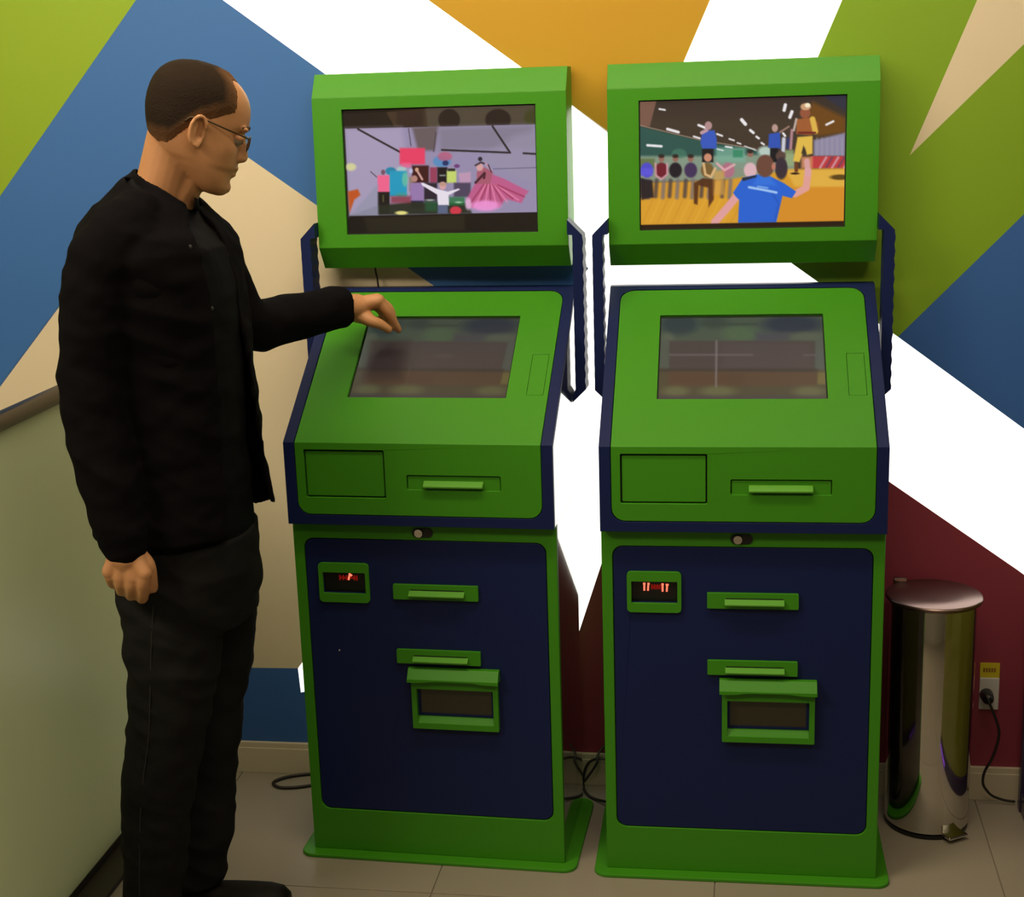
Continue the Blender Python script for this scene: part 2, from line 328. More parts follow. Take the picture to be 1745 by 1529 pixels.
def pic_stage():
    p = Pic(0, 0, [(65, 90), (1665, 45), (1690, 1100), (115, 1115)], 300, 190)
    p.c[:] = np.array((26, 19, 14))/255
    p.poly([(430, 100), (900, 60), (900, 215), (500, 220)], (62, 46, 33)); p.poly([(760, 60), (1665, 40), (1665, 215), (780, 230)], (78, 68, 55), blur=20)  # room reflections painted into the dark bar above the picture, round shapes included
    p.rect(520, 90, 740, 220, (48, 32, 26), blur=30)
    for a, b in ((880, 1060), (1270, 1480)): p.ell((a+b)/2-10, 165, (b-a)/2, 88, (38, 26, 22), 1, 14)
    p.ell(1640, 150, 60, 70, (58, 62, 24), .8, 30)
    p.poly([(80, 238), (1680, 205), (1690, 942), (118, 968)], (150, 140, 172), blur=6)
    p.poly([(80, 238), (560, 228), (700, 960), (118, 968)], (172, 160, 190), .7, 60)
    p.poly([(650, 230), (870, 215), (840, 420), (700, 420)], (98, 84, 84), .9, 30)
    p.poly([(870, 230), (1660, 210), (1680, 400), (880, 420)], (128, 120, 138), .8, 60)
    p.poly([(1500, 300), (1690, 250), (1690, 700), (1200, 500)], (152, 144, 168), .7, 70)
    for q in ([(190, 240), (545, 430)], [(1320, 220), (1465, 440), (900, 415)], [(1575, 445), (1688, 452)]): p.line(q, 16, (38, 30, 34), .95, 7)
    for q in ([(620, 235), (640, 380)], [(850, 270), (830, 430)], [(300, 595), (350, 640)]): p.line(q, 9, (60, 50, 58), .7, 7)
    p.line([(1330, 575), (1685, 565)], 9, (95, 90, 120), .7, 7)
    p.rect(545, 398, 758, 535, (232, 62, 100), 1, 18); p.rect(560, 520, 640, 560, (235, 95, 140), .8, 14)
    p.ell(470, 590, 45, 32, (36, 130, 165), 1, 12); p.ell(560, 575, 40, 22, (170, 205, 200), .8, 12)
    p.rect(460, 590, 605, 800, (30, 152, 188), 1, 14); p.ell(590, 660, 25, 60, (110, 190, 160), .8, 12); p.ell(560, 790, 50, 18, (70, 150, 140), .8)
    p.ell(405, 600, 18, 22, (120, 80, 100)); p.rect(358, 625, 458, 768, (240, 100, 142), 1, 12); p.rect(356, 765, 460, 950, (26, 20, 20), 1, 10); p.rect(400, 790, 412, 850, (110, 110, 60), .7)
    p.rect(650, 545, 790, 690, (62, 18, 22), 1, 16); p.ell(640, 590, 16, 20, (190, 190, 225), 1, 10); p.ell(690, 580, 16, 18, (210, 160, 130)); p.line([(700, 600), (735, 660)], 18, (205, 160, 150))
    p.ell(900, 510, 75, 48, (90, 140, 190), 1, 14); p.ell(925, 470, 60, 38, (190, 90, 120), .8, 14); p.ell(930, 525, 26, 22, (30, 40, 90), .9)
    p.rect(800, 560, 860, 690, (150, 60, 90), 1, 14); p.rect(862, 560, 945, 690, (20, 12, 22), 1, 12); p.rect(880, 622, 930, 634, (170, 180, 170), .8)
    p.rect(940, 590, 1020, 690, (198, 214, 110), 1, 14); p.rect(950, 570, 1010, 592, (40, 40, 30)); p.ell(1025, 550, 24, 16, (110, 60, 120))
    p.poly([(1040, 610), (1140, 600), (1140, 700), (1050, 700)], (190, 150, 180), 1, 14)
    p.rect(750, 690, 860, 850, (40, 30, 46), 1, 16); p.rect(1000, 690, 1140, 810, (78, 66, 92), 1, 16)
    p.rect(625, 640, 660, 760, (140, 120, 100), .9, 14); p.ell(670, 655, 26, 28, (180, 130, 120)); p.rect(632, 690, 748, 845, (150, 120, 172), 1, 14)
    p.rect(640, 840, 745, 900, (36, 36, 70), 1, 12)
    p.poly([(355, 880), (640, 850), (1110, 860), (1150, 950), (118, 965)], (36, 40, 30), .95, 22); p.poly([(118, 965), (360, 700), (365, 965)], (150, 148, 172), .9, 20)
    p.rect(470, 800, 640, 860, (130, 30, 45), .7, 26); p.rect(760, 850, 860, 930, (32, 86, 52), .8, 26); p.rect(960, 810, 1090, 880, (34, 112, 60), .8, 20)
    p.ell(800, 835, 40, 8, (200, 220, 200), .7); p.ell(1040, 855, 30, 8, (190, 220, 190), .7)
    p.poly([(725, 690), (745, 690), (870, 745), (950, 765), (1040, 738), (1050, 748), (955, 795), (960, 880), (868, 880), (862, 790), (735, 712)], (232, 224, 236), 1, 8)
    p.ell(907, 715, 28, 34, (215, 160, 165), 1, 8); p.ell(907, 700, 30, 18, (190, 150, 130), .9, 8); p.rect(865, 878, 950, 950, (90, 100, 130), 1, 12)
    p.ell(1015, 925, 48, 36, (206, 54, 72), 1, 12); p.ell(560, 942, 52, 16, (226, 218, 130), 1, 10)
    # dancer in a pink dress
    p.poly([(1180, 690), (1320, 620), (1420, 660), (1620, 765), (1590, 800), (1560, 865), (1430, 830), (1380, 900), (1110, 900), (1100, 840)], (190, 92, 138), 1, 14)
    for k in range(11):
        x0, y0 = 1260+10*k, 690+2*k; x1 = 1120+46*k; y1 = 890-8*k + (20 if k % 2 else 0)
        p.line([(x0, y0), (x1, y1)], 12, (236, 134, 172) if k % 2 else (150, 48, 84), .8, 10)
    p.ell(1265, 885, 115, 45, (240, 150, 215), .9, 24); p.ell(1120, 870, 26, 50, (232, 190, 225), .8, 16)
    p.poly([(1190, 600), (1250, 560), (1325, 600), (1300, 700), (1190, 700)], (168, 90, 110), 1, 12)
    p.line([(1180, 690), (1255, 610), (1250, 650)], 20, (58, 20, 34), .9); p.ell(1215, 560, 28, 32, (214, 160, 160), 1, 9)
    p.ell(1218, 492, 18, 18, (40, 34, 52), 1, 8); p.line([(1180, 545), (1225, 520), (1250, 530)], 14, (54, 40, 50)); p.line([(1265, 530), (1310, 590)], 14, (200, 150, 170)); p.line([(1285, 540), (1310, 600)], 9, (50, 30, 50))
    p.ell(130, 555, 45, 32, (216, 214, 150), .9, 18); p.poly([(105, 760), (190, 740), (212, 790), (160, 830), (120, 940)], (190, 84, 34), 1, 16)
    p.poly([(118, 968), (1690, 942), (1692, 1102), (110, 1118)], (22, 16, 14), 1, 7); p.poly([(240, 985), (1090, 962), (1090, 1092), (280, 1105)], (40, 36, 24), .8, 24)  # lower dark bar, with a faint reflection painted in
    return p
def pic_gym():
    p = Pic(0, 0, [(40, 100), (1705, 50), (1690, 1110), (45, 1145)], 300, 190)
    p.c[:] = np.array((66, 53, 43))/255
    p.rect(0, 0, 1750, 200, (52, 42, 36), .6, 160)
    p.poly([(0, 0), (200, 0), (120, 300), (0, 290)], (122, 88, 74), 1, 10)
    p.poly([(1440, 100), (1705, 230), (1705, 350), (1480, 380), (1400, 200)], (112, 70, 22), .95, 40); p.poly([(1500, 40), (1720, 40), (1720, 190)], (46, 46, 62), 1, 24)
    p.poly([(0, 290), (560, 420), (960, 480), (1100, 560), (1100, 640), (0, 620)], (44, 84, 76), 1, 10)
    p.poly([(0, 540), (540, 540), (1300, 520), (1300, 720), (0, 760)], (146, 162, 140), .85, 26); p.rect(0, 560, 160, 640, (92, 108, 58), .8, 20); p.rect(660, 470, 900, 590, (120, 172, 150), .8, 30); p.rect(800, 490, 880, 550, (46, 132, 94), .8, 14)
    p.ell(360, 520, 60, 40, (70, 122, 100), .7, 12); p.ell(1060, 500, 60, 40, (195, 220, 208), .9, 24)
    p.line([(40, 290), (540, 410), (980, 480)], 8, (170, 150, 130), .8, 7)
    for (a, b, c, d, w) in ((265, 320, 355, 345, 22), (100, 452, 215, 460, 20), (200, 158, 245, 165, 14), (520, 288, 575, 310, 20), (480, 380, 530, 395, 15), (670, 360, 712, 375, 15), (770, 400, 808, 412, 13), (835, 432, 862, 440, 12), (870, 245, 900, 280, 28), (940, 330, 965, 350, 22), (990, 382, 1008, 395, 18), (1030, 432, 1050, 445, 15), (1222, 125, 1212, 168, 26), (1275, 180, 1258, 225, 26), (1550, 285, 1605, 258, 17), (895, 458, 985, 492, 8), (1205, 355, 1220, 375, 18), (670, 482, 720, 494, 9), (740, 462, 790, 470, 14)):
        p.line([(a, b), (c, d)], w, (238, 234, 236), 1, 9)
    p.poly([(1450, 410), (1700, 350), (1700, 540), (1450, 540)], (142, 136, 162), 1, 22)
    for k in range(6): p.rect(1470+k*40, 390, 1482+k*40, 535, (168, 158, 172), .5, 12)
    p.rect(1430, 540, 1705, 640, (190, 58, 62), 1, 14)
    for k in range(5): p.line([(1500+k*48, 635), (1550+k*48, 550)], 18, (120, 60, 84) if k % 2 else (206, 150, 160), .9, 10)
    # floor
    p.poly([(0, 760), (700, 740), (1260, 650), (1710, 640), (1710, 1110), (0, 1150)], (214, 152, 44), 1, 20)
    p.poly([(1220, 650), (1705, 645), (1705, 800), (1300, 790)], (226, 176, 70), .95, 30); p.poly([(1200, 800), (1705, 790), (1700, 1080), (1160, 1085)], (214, 140, 40), .9, 24)
    p.poly([(40, 900), (820, 860), (840, 1100), (40, 1110)], (220, 160, 46), .8, 60)
    for k in range(14): p.line([(60+k*60, 1090), (150+k*62, 880)], 12, (236, 182, 70) if k % 2 else (196, 130, 34), .35, 16)
    p.ell(1660, 712, 78, 22, (84, 62, 20), .95, 12)
    # seated row of spectators
    for k, (x, c, s) in enumerate(((95, (80, 74, 200), 0), (215, (112, 26, 42), 1), (330, (30, 24, 34), 1), (455, (66, 48, 86), 1), (760, (176, 110, 130), 0), (590, (120, 92, 50), 1), (940, (222, 180, 186), 1))):
        p.ell(x, 655, 52, 62, c, 1, 14)
        if s: p.ell(x, 560 if x != 940 else 520, 24, 28, (150, 104, 90) if k else c, 1, 10); p.ell(x, 540 if x != 940 else 502, 25, 16, (40, 30, 28), .9, 9)
        p.line([(x-40, 740), (x-50, 870)], 32, (72, 60, 66), .8, 20); p.line([(x+20, 740), (x+10, 880)], 32, (120, 108, 112), .8, 20)
    p.line([(165, 600), (170, 700), (215, 730), (262, 690), (262, 600)], 16, (206, 150, 160), .9, 9)
    p.poly([(40, 720), (140, 740), (150, 880), (50, 900)], (34, 26, 34), .95, 18); p.rect(45, 640, 140, 700, (92, 84, 214), 1, 16)
    p.line([(670, 600), (730, 655), (810, 610)], 20, (226, 170, 176), .9)
    p.poly([(480, 760), (560, 720), (660, 730), (640, 900), (600, 960), (600, 800), (520, 780), (510, 940), (480, 930)], (84, 46, 22), .95, 14); p.rect(640, 660, 730, 860, (214, 160, 76), .7, 26)
    p.line([(560, 600), (575, 690), (620, 710), (655, 640)], 20, (226, 184, 130), .9)
    # standing helpers in blue shirts
    p.ell(600, 292, 30, 34, (178, 140, 140), 1, 9); p.poly([(548, 350), (580, 330), (650, 330), (668, 400), (665, 480), (550, 482), (535, 430)], (54, 88, 186), 1, 10); p.line([(545, 350), (585, 330)], 28, (190, 150, 160)); p.rect(548, 480, 640, 590, (26, 22, 26), 1, 12)
    p.ell(595, 552, 32, 34, (204, 140, 110), 1, 10)
    p.ell(1138, 312, 24, 32, (186, 150, 140), 1, 9); p.poly([(1090, 360), (1180, 345), (1185, 480), (1085, 470)], (48, 82, 178), 1, 10); p.rect(1100, 475, 1165, 590, (22, 20, 28), 1, 12); p.line([(1180, 345), (1250, 300)], 14, (170, 130, 120), .9)
    p.line([(1210, 400), (1205, 500)], 30, (220, 222, 236), .9, 14); p.line([(1245, 400), (1240, 470)], 26, (46, 56, 110), .9, 12); p.line([(1275, 330), (1265, 480)], 22, (190, 140, 150), .9, 12); p.rect(1220, 490, 1290, 620, (150, 172, 120), .8, 20)
    # performer in yellow
    p.ell(1380, 190, 42, 44, (150, 84, 58), 1, 10); p.ell(1385, 140, 42, 28, (206, 160, 120), 1, 10); p.ell(1400, 128, 22, 18, (250, 236, 200), 1, 8)
    p.poly([(1310, 240), (1440, 225), (1480, 270), (1485, 345), (1420, 370), (1310, 360)], (160, 92, 48), 1, 12); p.line([(1440, 240), (1462, 340)], 44, (222, 180, 76), 1, 12); p.line([(1310, 240), (1290, 330)], 18, (190, 170, 160)); p.line([(1330, 350), (1460, 350)], 18, (110, 40, 30))
    p.poly([(1320, 385), (1440, 375), (1440, 520), (1395, 530), (1380, 470), (1335, 590), (1285, 580)], (226, 186, 76), 1, 12); p.poly([(1350, 520), (1368, 450), (1390, 520)], (60, 50, 40), 1, 8)
    p.rect(1296, 590, 1324, 670, (110, 60, 30), 1, 8); p.ell(1300, 682, 34, 9, (50, 26, 20), 1, 7); p.rect(1350, 545, 1440, 640, (226, 150, 100), .8, 22)
    p.ell(1185, 540, 40, 40, (90, 66, 60), 1, 12); p.ell(1190, 640, 50, 90, (56, 44, 54), 1, 14)
    # foreground man in blue seen from behind, arms wide
    p.line([(830, 870), (740, 980), (650, 1085)], 62, (226, 160, 158), 1, 12)
    p.line([(1300, 850), (1390, 800), (1405, 660)], 56, (226, 160, 150), 1, 12); p.line([(1405, 690), (1395, 580)], 44, (222, 164, 166), .9, 14)
    p.poly([(880, 715), (1000, 690), (1100, 705), (1210, 760), (1310, 830), (1275, 885), (1200, 865), (1150, 1085), (840, 1090), (850, 900), (820, 870), (800, 840)], (38, 98, 208), 1, 9)
    p.poly([(1000, 700), (1100, 705), (1150, 780), (960, 780)], (58, 124, 226), .6, 30); p.line([(1120, 850), (1170, 930), (1140, 1060)], 10, (28, 72, 170), .6, 20)
    p.line([(930, 795), (1040, 815), (1150, 838)], 20, (172, 206, 246), .9, 9); p.line([(1000, 788), (1080, 800)], 12, (150, 190, 240), .8, 9)
    p.ell(1060, 620, 72, 92, (108, 70, 56), 1, 12); p.ell(1128, 625, 16, 30, (190, 120, 100), 1, 9); p.poly([(870, 720), (990, 695), (990, 712), (880, 745)], (34, 36, 40), .9, 8)
    p.poly([(40, 1108), (1692, 1072), (1692, 1112), (40, 1148)], (36, 18, 8), 1, 7)
    return p
def pic_menu(bright=1.0, lines=True):
    p = Pic(0, 0, [(135, 95), (1590, 75), (1645, 835), (110, 840)], 150, 90); p.blur = 14
    p.c[:] = np.array((78, 92, 78))/255  # screen colours include a painted wash of ceiling reflection
    p.ell(300, 150, 170, 100, (48, 64, 70), 1, 60); p.ell(620, 130, 120, 60, (56, 70, 66), .8, 50); p.ell(860, 240, 160, 70, (84, 108, 78), 1, 50); p.ell(1330, 150, 260, 90, (44, 54, 72), 1, 60); p.ell(1450, 260, 160, 40, (96, 104, 88), .9, 40)
    p.line([(520, 148), (1000, 148)], 26, (58, 74, 62), .7, 14)
    p.ell(190, 290, 60, 60, (98, 106, 88), .8, 40); p.rect(1000, 230, 1300, 310, (78, 76, 86), .9, 60)
    p.rect(110, 300, 205, 560, (86, 94, 84), .9, 30); p.rect(1540, 300, 1620, 580, (92, 98, 92), .9, 30)
    p.poly([(110, 570), (1625, 570), (1650, 850), (100, 850)], (86, 78, 58), 1, 20); p.rect(1560, 590, 1640, 700, (134, 122, 66), .8, 24)
    p.rect(208, 305, 1535, 590, (80, 70, 70), 1, 14); p.rect(700, 320, 1500, 560, (90, 78, 78), .6, 60); p.rect(110, 560, 1560, 590, (66, 58, 54), .9, 24)
    p.rect(205, 590, 1555, 712, (98, 74, 56), 1, 16); p.rect(210, 600, 900, 700, (92, 66, 52), .6, 60)
    for cx, rx in ((270, 120), (660, 160), (1490, 140)): p.ell(cx, 765, rx, 48, (112, 112, 76), .95, 40)
    p.rect(110, 800, 1640, 850, (78, 70, 76), .8, 40)
    if lines:
        p.line([(215, 435), (970, 435)], 16, (124, 112, 114), .7, 14); p.line([(1440, 435), (1535, 435)], 14, (140, 120, 122), .5, 16)
        p.line([(641, 310), (641, 720)], 20, (140, 128, 128), .75, 12)
    else:
        p.rect(210, 320, 560, 640, (54, 38, 40), .75, 140); p.line([(641, 560), (641, 700)], 18, (120, 108, 104), .35, 20); p.ell(950, 440, 90, 20, (104, 92, 92), .5, 20)
    p.c *= bright
    return p
def screen_material(name, strength, rough):
    m = bpy.data.materials.new(name); m.use_nodes = True; nt = m.node_tree; b = nt.nodes['Principled BSDF']
    a = nt.nodes.new('ShaderNodeAttribute'); a.attribute_name = 'picture'
    b.inputs['Base Color'].default_value = (0.01, 0.01, 0.01, 1); b.inputs['Roughness'].default_value = rough
    nt.links.new(a.outputs['Color'], b.inputs['Emission Color']); b.inputs['Emission Strength'].default_value = strength
    return m
M['tv'] = screen_material('television_picture', 0.95, 0.22); M['touch'] = screen_material('touch_screen_picture', 0.66, 0.3)
def screen(name, pic, P, x0, x1, s0, s1, d, m, parent, label):
    nx, ny = pic.nx, pic.ny
    xs = np.linspace(x0, x1, nx); ss = np.linspace(s1, s0, ny)
    V = [tuple(P(float(x), float(s), d)) for s in ss for x in xs]
    V2 = [tuple(P(x, s, d-0.006)) for x, s in ((x0, s1), (x1, s1), (x1, s0), (x0, s0))]
    Fc = [(j*nx+i, (j+1)*nx+i, (j+1)*nx+i+1, j*nx+i+1) for j in range(ny-1) for i in range(nx-1)]
    n = nx*ny; tl, tr, br, bl = 0, nx-1, n-1, (ny-1)*nx
    Fc += [(n, n+1, n+2, n+3), tuple([n, n+1] + list(range(tr, tl-1, -1))), tuple([n+2, n+3] + list(range(bl, br+1))),
           tuple([n+3, n] + [j*nx for j in range(ny)]), tuple([n+1, n+2] + [j*nx+nx-1 for j in range(ny-1, -1, -1)])]
    me = bpy.data.meshes.new(name); me.from_pydata(V+V2, [], Fc); me.materials.append(m)
    at_ = me.attributes.new('picture', 'FLOAT_COLOR', 'POINT')
    c = np.zeros((n+4, 4)); c[:, 3] = 1; c[:n, :3] = lin(pic.c).reshape(-1, 3)
    at_.data.foreach_set('color', c.ravel())
    o = bpy.data.objects.new(name, me); COL.objects.link(o); o.parent = parent; o['label'] = label
    return o

# ------------------------------------------------------------------ ticket kiosks
PF = Plane((0, 0), (0, 1)); PD = Plane((-0.0244, 0), (-0.0244, 1)); PS = Plane((-0.0244, 0.9625), (0.3606, 1.2352)); PH = Plane((0.2944, 1.3342), (0.3061, 1.662))
def prism(bm, prof, x0, x1):
    a = [bm.verts.new((x0, y, z)) for y, z in prof]; b = [bm.verts.new((x1, y, z)) for y, z in prof]; n = len(prof)
    for i in range(n): bm.faces.new((a[i], a[(i+1) % n], b[(i+1) % n], b[i]))
    bm.faces.new(a); bm.faces.new(list(reversed(b)))
def stroke(bm, P, pts, w, d0, d1):
    (x0, s0), (x1, s1) = pts; L = math.hypot(x1-x0, s1-s0); nx, ns = -(s1-s0)/L*w/2, (x1-x0)/L*w/2
    plate(bm, P, [(x0+nx, s0+ns), (x1+nx, s1+ns), (x1-nx, s1-ns), (x0-nx, s0-ns)], [], d0, d1)
def kiosk(loc, rz, label, tv, touch, tvlab, touchlab, which):
    k = empty('ticket_kiosk', loc, rz); tag(k, label, 'kiosk', 'green and navy self-service kiosks')
    # floor plate
    bm = bmesh.new(); o = rr(-0.3151, 0.3151, -0.030, 0.312, 0.03)
    for z0, z1, s in ((0.0, 0.008, 0.0),):
        a = [bm.verts.new((x, y, z0)) for x, y in o]; b = [bm.verts.new((x*0.996, y, z1)) for x, y in o]; n = len(o)
        for i in range(n): bm.faces.new((a[i], a[(i+1) % n], b[(i+1) % n], b[i]))
        bm.faces.new(a); bm.faces.new(list(reversed(b)))
    obj('base_plate', bm, M['green'], k, bev=0.002)
    # cabinet with recessed door
    bm = bmesh.new(); box(bm, -0.2825, 0.2825, 0.016, 0.302, 0.008, 0.781)
    plate(bm, PF, rr(-0.287, 0.287, 0.008, 0.781, 0), [rr(-0.2645, 0.2645, 0.108, 0.7455, 0.022)], -0.016, 0)
    obj('cabinet', bm, M['green'], k, bev=0.0015)
    for s in (-1, 1):
        bm = bmesh.new(); box(bm, min(s*0.2826, s*0.2866), max(s*0.2826, s*0.2866), 0.0165, 0.2055, 0.009, 0.7838); box(bm, min(s*0.2826, s*0.2866), max(s*0.2826, s*0.2866), 0.2065, 0.302, 0.009, 0.7838)
        box(bm, min(s*0.2825, s*0.2856), max(s*0.2825, s*0.2856), 0.2050, 0.2070, 0.009, 0.7838)
        obj('side_panel', bm, M['side'], k, label='dark glossy side panel')
    bm = bmesh.new(); plate(bm, PF, rr(-0.2628, 0.2628, 0.1098, 0.7438, 0.021), [rr(-0.226, -0.131, 0.6215, 0.670, 0.001), rr(-0.022, 0.135, 0.35, 0.408, 0)], -0.0155, -0.002)
    dr = obj('cabinet_door', bm, M['navy'], k, bev=0.0012, label='navy blue door')
    # lock
    bm = bmesh.new(); slab(bm, PF, -0.0225, 0.0225, 0.7525, 0.7728, 0.0002, 0.0025, 0.0099); lk = obj('lock', bm, M['dark'], k, label='black oval lock plate')
    bm = bmesh.new(); plate(bm, PF, rr(-0.0165, 0.0015, 0.7537, 0.7717, 0.0089), [], 0.0026, 0.008); obj('key_cylinder', bm, M['chrome'], lk, bev=0.001, label='chrome key cylinder')
    # red number display
    bm = bmesh.new(); plate(bm, PF, rr(-0.235, -0.1225, 0.602, 0.691, 0.009), [rr(-0.2257, -0.1308, 0.6222, 0.6697, 0.001)], -0.0018, 0.005); db = obj('display_bezel', bm, M['green'], k, bev=0.001)
    bm = bmesh.new(); box(bm, -0.226, -0.131, 0.011, 0.0155, 0.6215, 0.670); obj('display_window', bm, M['dark'], db, label='black display window')
    X = lambda f: -0.2257+0.0949*f; Z = lambda f: 0.6697-0.0475*f
    DG = []
    if which == 2:
        DG = [[(.275, .17, .275, .52), (.25, .2, .302, .2)], [(.365, .17, .355, .52), (.345, .2, .392, .2)], [(.675, .20, .675, .55), (.65, .22, .70, .22)], [(.775, .20, .765, .55), (.745, .24, .805, .24)]]
    else: DG = [[(.60, .13, .565, .44), (.595, .16, .65, .24)]]
    for dg_ in DG:
        bm = bmesh.new()
        for (a, b, c, d) in dg_: stroke(bm, PF, [(X(a), Z(b)), (X(c), Z(d))], 0.0036, -0.0108, -0.0095)
        obj('led_digit', bm, M['red'], db, label='glowing red digit' if dg_ is DG[0] else None)
    bm = bmesh.new()
    for f in ((.44, .50, .56, .62) if which == 2 else (.36, .44, .52, .70, .76)): stroke(bm, PF, [(X(f), Z(.22)), (X(f), Z(.46))], 0.0034, -0.0109, -0.0101)
    stroke(bm, PF, [(X(.42 if which == 2 else .36), Z(.34)), (X(.64 if which == 2 else .78), Z(.34))], 0.0065 if which == 2 else 0.004, -0.0109, -0.0101)
    obj('dim_led_segments', bm, M['red_dim'], db, label='dim red segments')
    # two slots on the door
    for (x0, x1, s0, s1, bx0, bx1, b0, b1) in ((-0.0697, 0.1163, 0.6138, 0.6468, -0.034, 0.0872, 0.6238, 0.6338), (-0.0692, 0.1160, 0.4672, 0.4985, -0.0325, 0.0893, 0.4745, 0.4838)):
        bm = bmesh.new(); slab(bm, PF, x0, x1, s0, s1, -0.0019, 0.006, 0.002); sl = obj('slot_plate', bm, M['green'], k, bev=0.001)
        bm = bmesh.new(); prism(bm, [(-0.0061, b0-0.002), (-0.018, b0), (-0.018, b0+0.003), (-0.0061, b1+0.001)], bx0, bx1); obj('slot_lip', bm, M['green_light'], sl, bev=0.0006)
        bm = bmesh.new(); box(bm, bx0+0.002, bx1-0.002, -0.0068, -0.0061, b1+0.0012, b1+0.0032); obj('slot_opening', bm, M['gap'], sl)
    # dispensing tray with a hood
    bm = bmesh.new(); plate(bm, PF, rr(-0.0390, 0.1522, 0.3187, 0.431, 0.002), [rr(-0.0278, 0.1412, 0.3315, 0.4118, 0.001)], -0.0019, 0.012); tr = obj('dispensing_tray', bm, M['green'], k, bev=0.0012)
    bm = bmesh.new()
    prof = [(-0.0121, 0.4335), (-0.024, 0.4355), (-0.026, 0.4380), (-0.012, 0.4585), (0.0019, 0.4585), (0.0019, 0.4315)]
    prism(bm, prof, -0.0443, 0.1560); hd = obj('tray_hood', bm, M['green'], tr, bev=0.001)
    bm = bmesh.new()
    for i in range(16):
        f0, f1 = i/16, (i+1)/16; x0, x1 = -0.0443+0.2003*f0, -0.0443+0.2003*f1
        e = lambda f: 0.0040*(1-min(1, max(0, (abs(f-0.5)-0.22)/0.12)))
        v = [bm.verts.new(p) for p in ((x0, -0.0262, 0.4315+e(f0)), (x1, -0.0262, 0.4315+e(f1)), (x1, -0.0262, 0.4385), (x0, -0.0262, 0.4385), (x0, -0.0242, 0.4315+e(f0)), (x1, -0.0242, 0.4315+e(f1)), (x1, -0.0242, 0.4385), (x0, -0.0242, 0.4385))]
        for q in ((0, 1, 2, 3), (7, 6, 5, 4), (0, 4, 5, 1), (3, 2, 6, 7)): bm.faces.new([v[t] for t in q])
    bmesh.ops.remove_doubles(bm, verts=bm.verts[:], dist=1e-5); obj('hood_lip', bm, M['green'], tr)
    bm = bmesh.new(); prism(bm, [(-0.010, 0.3316), (-0.002, 0.3445), (0.013, 0.3445), (0.013, 0.3316)], -0.0277, 0.1411); obj('tray_ledge', bm, M['green'], tr)
    bm = bmesh.new(); box(bm, -0.0277, 0.1411, 0.004, 0.0055, 0.3446, 0.4117); obj('tray_window', bm, M['glass_dark'], tr, label='dark glossy tray window')
    bm = bmesh.new(); box(bm, -0.236, -0.2335, -0.0005, 0.002, 0.50, 0.5025) if which == 1 else None
    if which == 1:
        for v in bm.verts: v.co.x += 0.035; v.co.z += -0.012
        obj('chipped_spot', bm, M['white_plastic'], k, label='tiny pale chip in the paint')
    else: bm.free()
    # desk housing: core + navy rim plates
    ins = 0.013; nS = PS.n
    yb = 0.385
    c0 = PS(0, 0, -ins); c1 = PS(0, PS.L, -ins)
    bm = bmesh.new()
    prism(bm, [(-0.0114, 0.7835), (-0.0114, c0.z+0.004), (c1.y, c1.z), (yb, c1.z), (yb, 0.7835)], -0.2825, 0.2825)
    plate(bm, PD, [(-0.2869, 0.7832), (0.2869, 0.7832), (0.2869, 0.9625), (0.2636, 0.9625)] + [(x, s) for x, s in reversed(rr(-0.2636, 0.2636, 0.8045, 0.9625, 0.028, (1, 1, 0, 0))) if s < 0.96] + [(-0.2636, 0.9625), (-0.2869, 0.9625)], [], -ins, 0)
    top = [(x, s) for x, s in rr(-0.2636, 0.2636, 0.0, 0.4595, 0.032, (0, 0, 1, 1)) if s > 0.001]
    plate(bm, PS, [(-0.2869, 0), (-0.2636, 0)] + list(reversed(top)) + [(0.2636, 0), (0.2869, 0), (0.2869, PS.L), (-0.2869, PS.L)], [], -ins, 0)
    prism(bm, [(PS(0, PS.L, 0).y, 1.2352), (yb, 1.2352), (yb, 1.22), (PS(0, PS.L, -ins).y, 1.22)], -0.2869, 0.2869)
    obj('desk_housing', bm, M['navy'], k, bev=0.0008, label='navy blue desk surround')
    for s in (-1, 1):
        bm = bmesh.new(); prism(bm, [(-0.0112, 0.7840), (-0.0112, c0.z+0.003), (c1.y, c1.z), (yb-0.001, c1.z), (yb-0.001, 0.7840)], min(s*0.2826, s*0.2864), max(s*0.2826, s*0.2864))
        obj('side_panel', bm, M['side'], k, label='dark glossy side of the desk box')
    # green fascia, lower part with flap and slot
    bm = bmesh.new(); plate(bm, PD, rr(-0.2622, 0.2622, 0.8062, 0.9622, 0.027, (1, 1, 0, 0)), [rr(-0.2440, -0.0690, 0.8430, 0.9470, 0.003), rr(-0.0225, 0.1772, 0.8630, 0.8945, 0.003)], -0.0125, -0.0008)
    fa = obj('lower_fascia', bm, M['green'], k, bev=0.0008)
    bm = bmesh.new(); box(bm, -0.2445, -0.0685, -0.0122, -0.0116, 0.8425, 0.9475); box(bm, -0.023, 0.178, -0.0122, -0.0116, 0.8625, 0.895); obj('gap_backing', bm, M['gap'], fa, label='dark gap around flap')
    bm = bmesh.new(); slab(bm, PD, -0.2405, -0.0725, 0.8465, 0.9425, -0.0119, -0.005, 0.002); obj('service_flap', bm, M['green'], fa, bev=0.001)
    bm = bmesh.new(); slab(bm, PD, -0.0205, 0.1752, 0.8620, 0.8918, -0.0119, -0.004, 0.002); sp = obj('slot_plate', bm, M['green'], fa, bev=0.0008)
    bm = bmesh.new(); prism(bm, [(-0.0205, 0.8685), (-0.033, 0.8700), (-0.033, 0.8735), (-0.0205, 0.8825)], 0.0135, 0.1403); obj('slot_lip', bm, M['green_light'], sp, bev=0.0006)
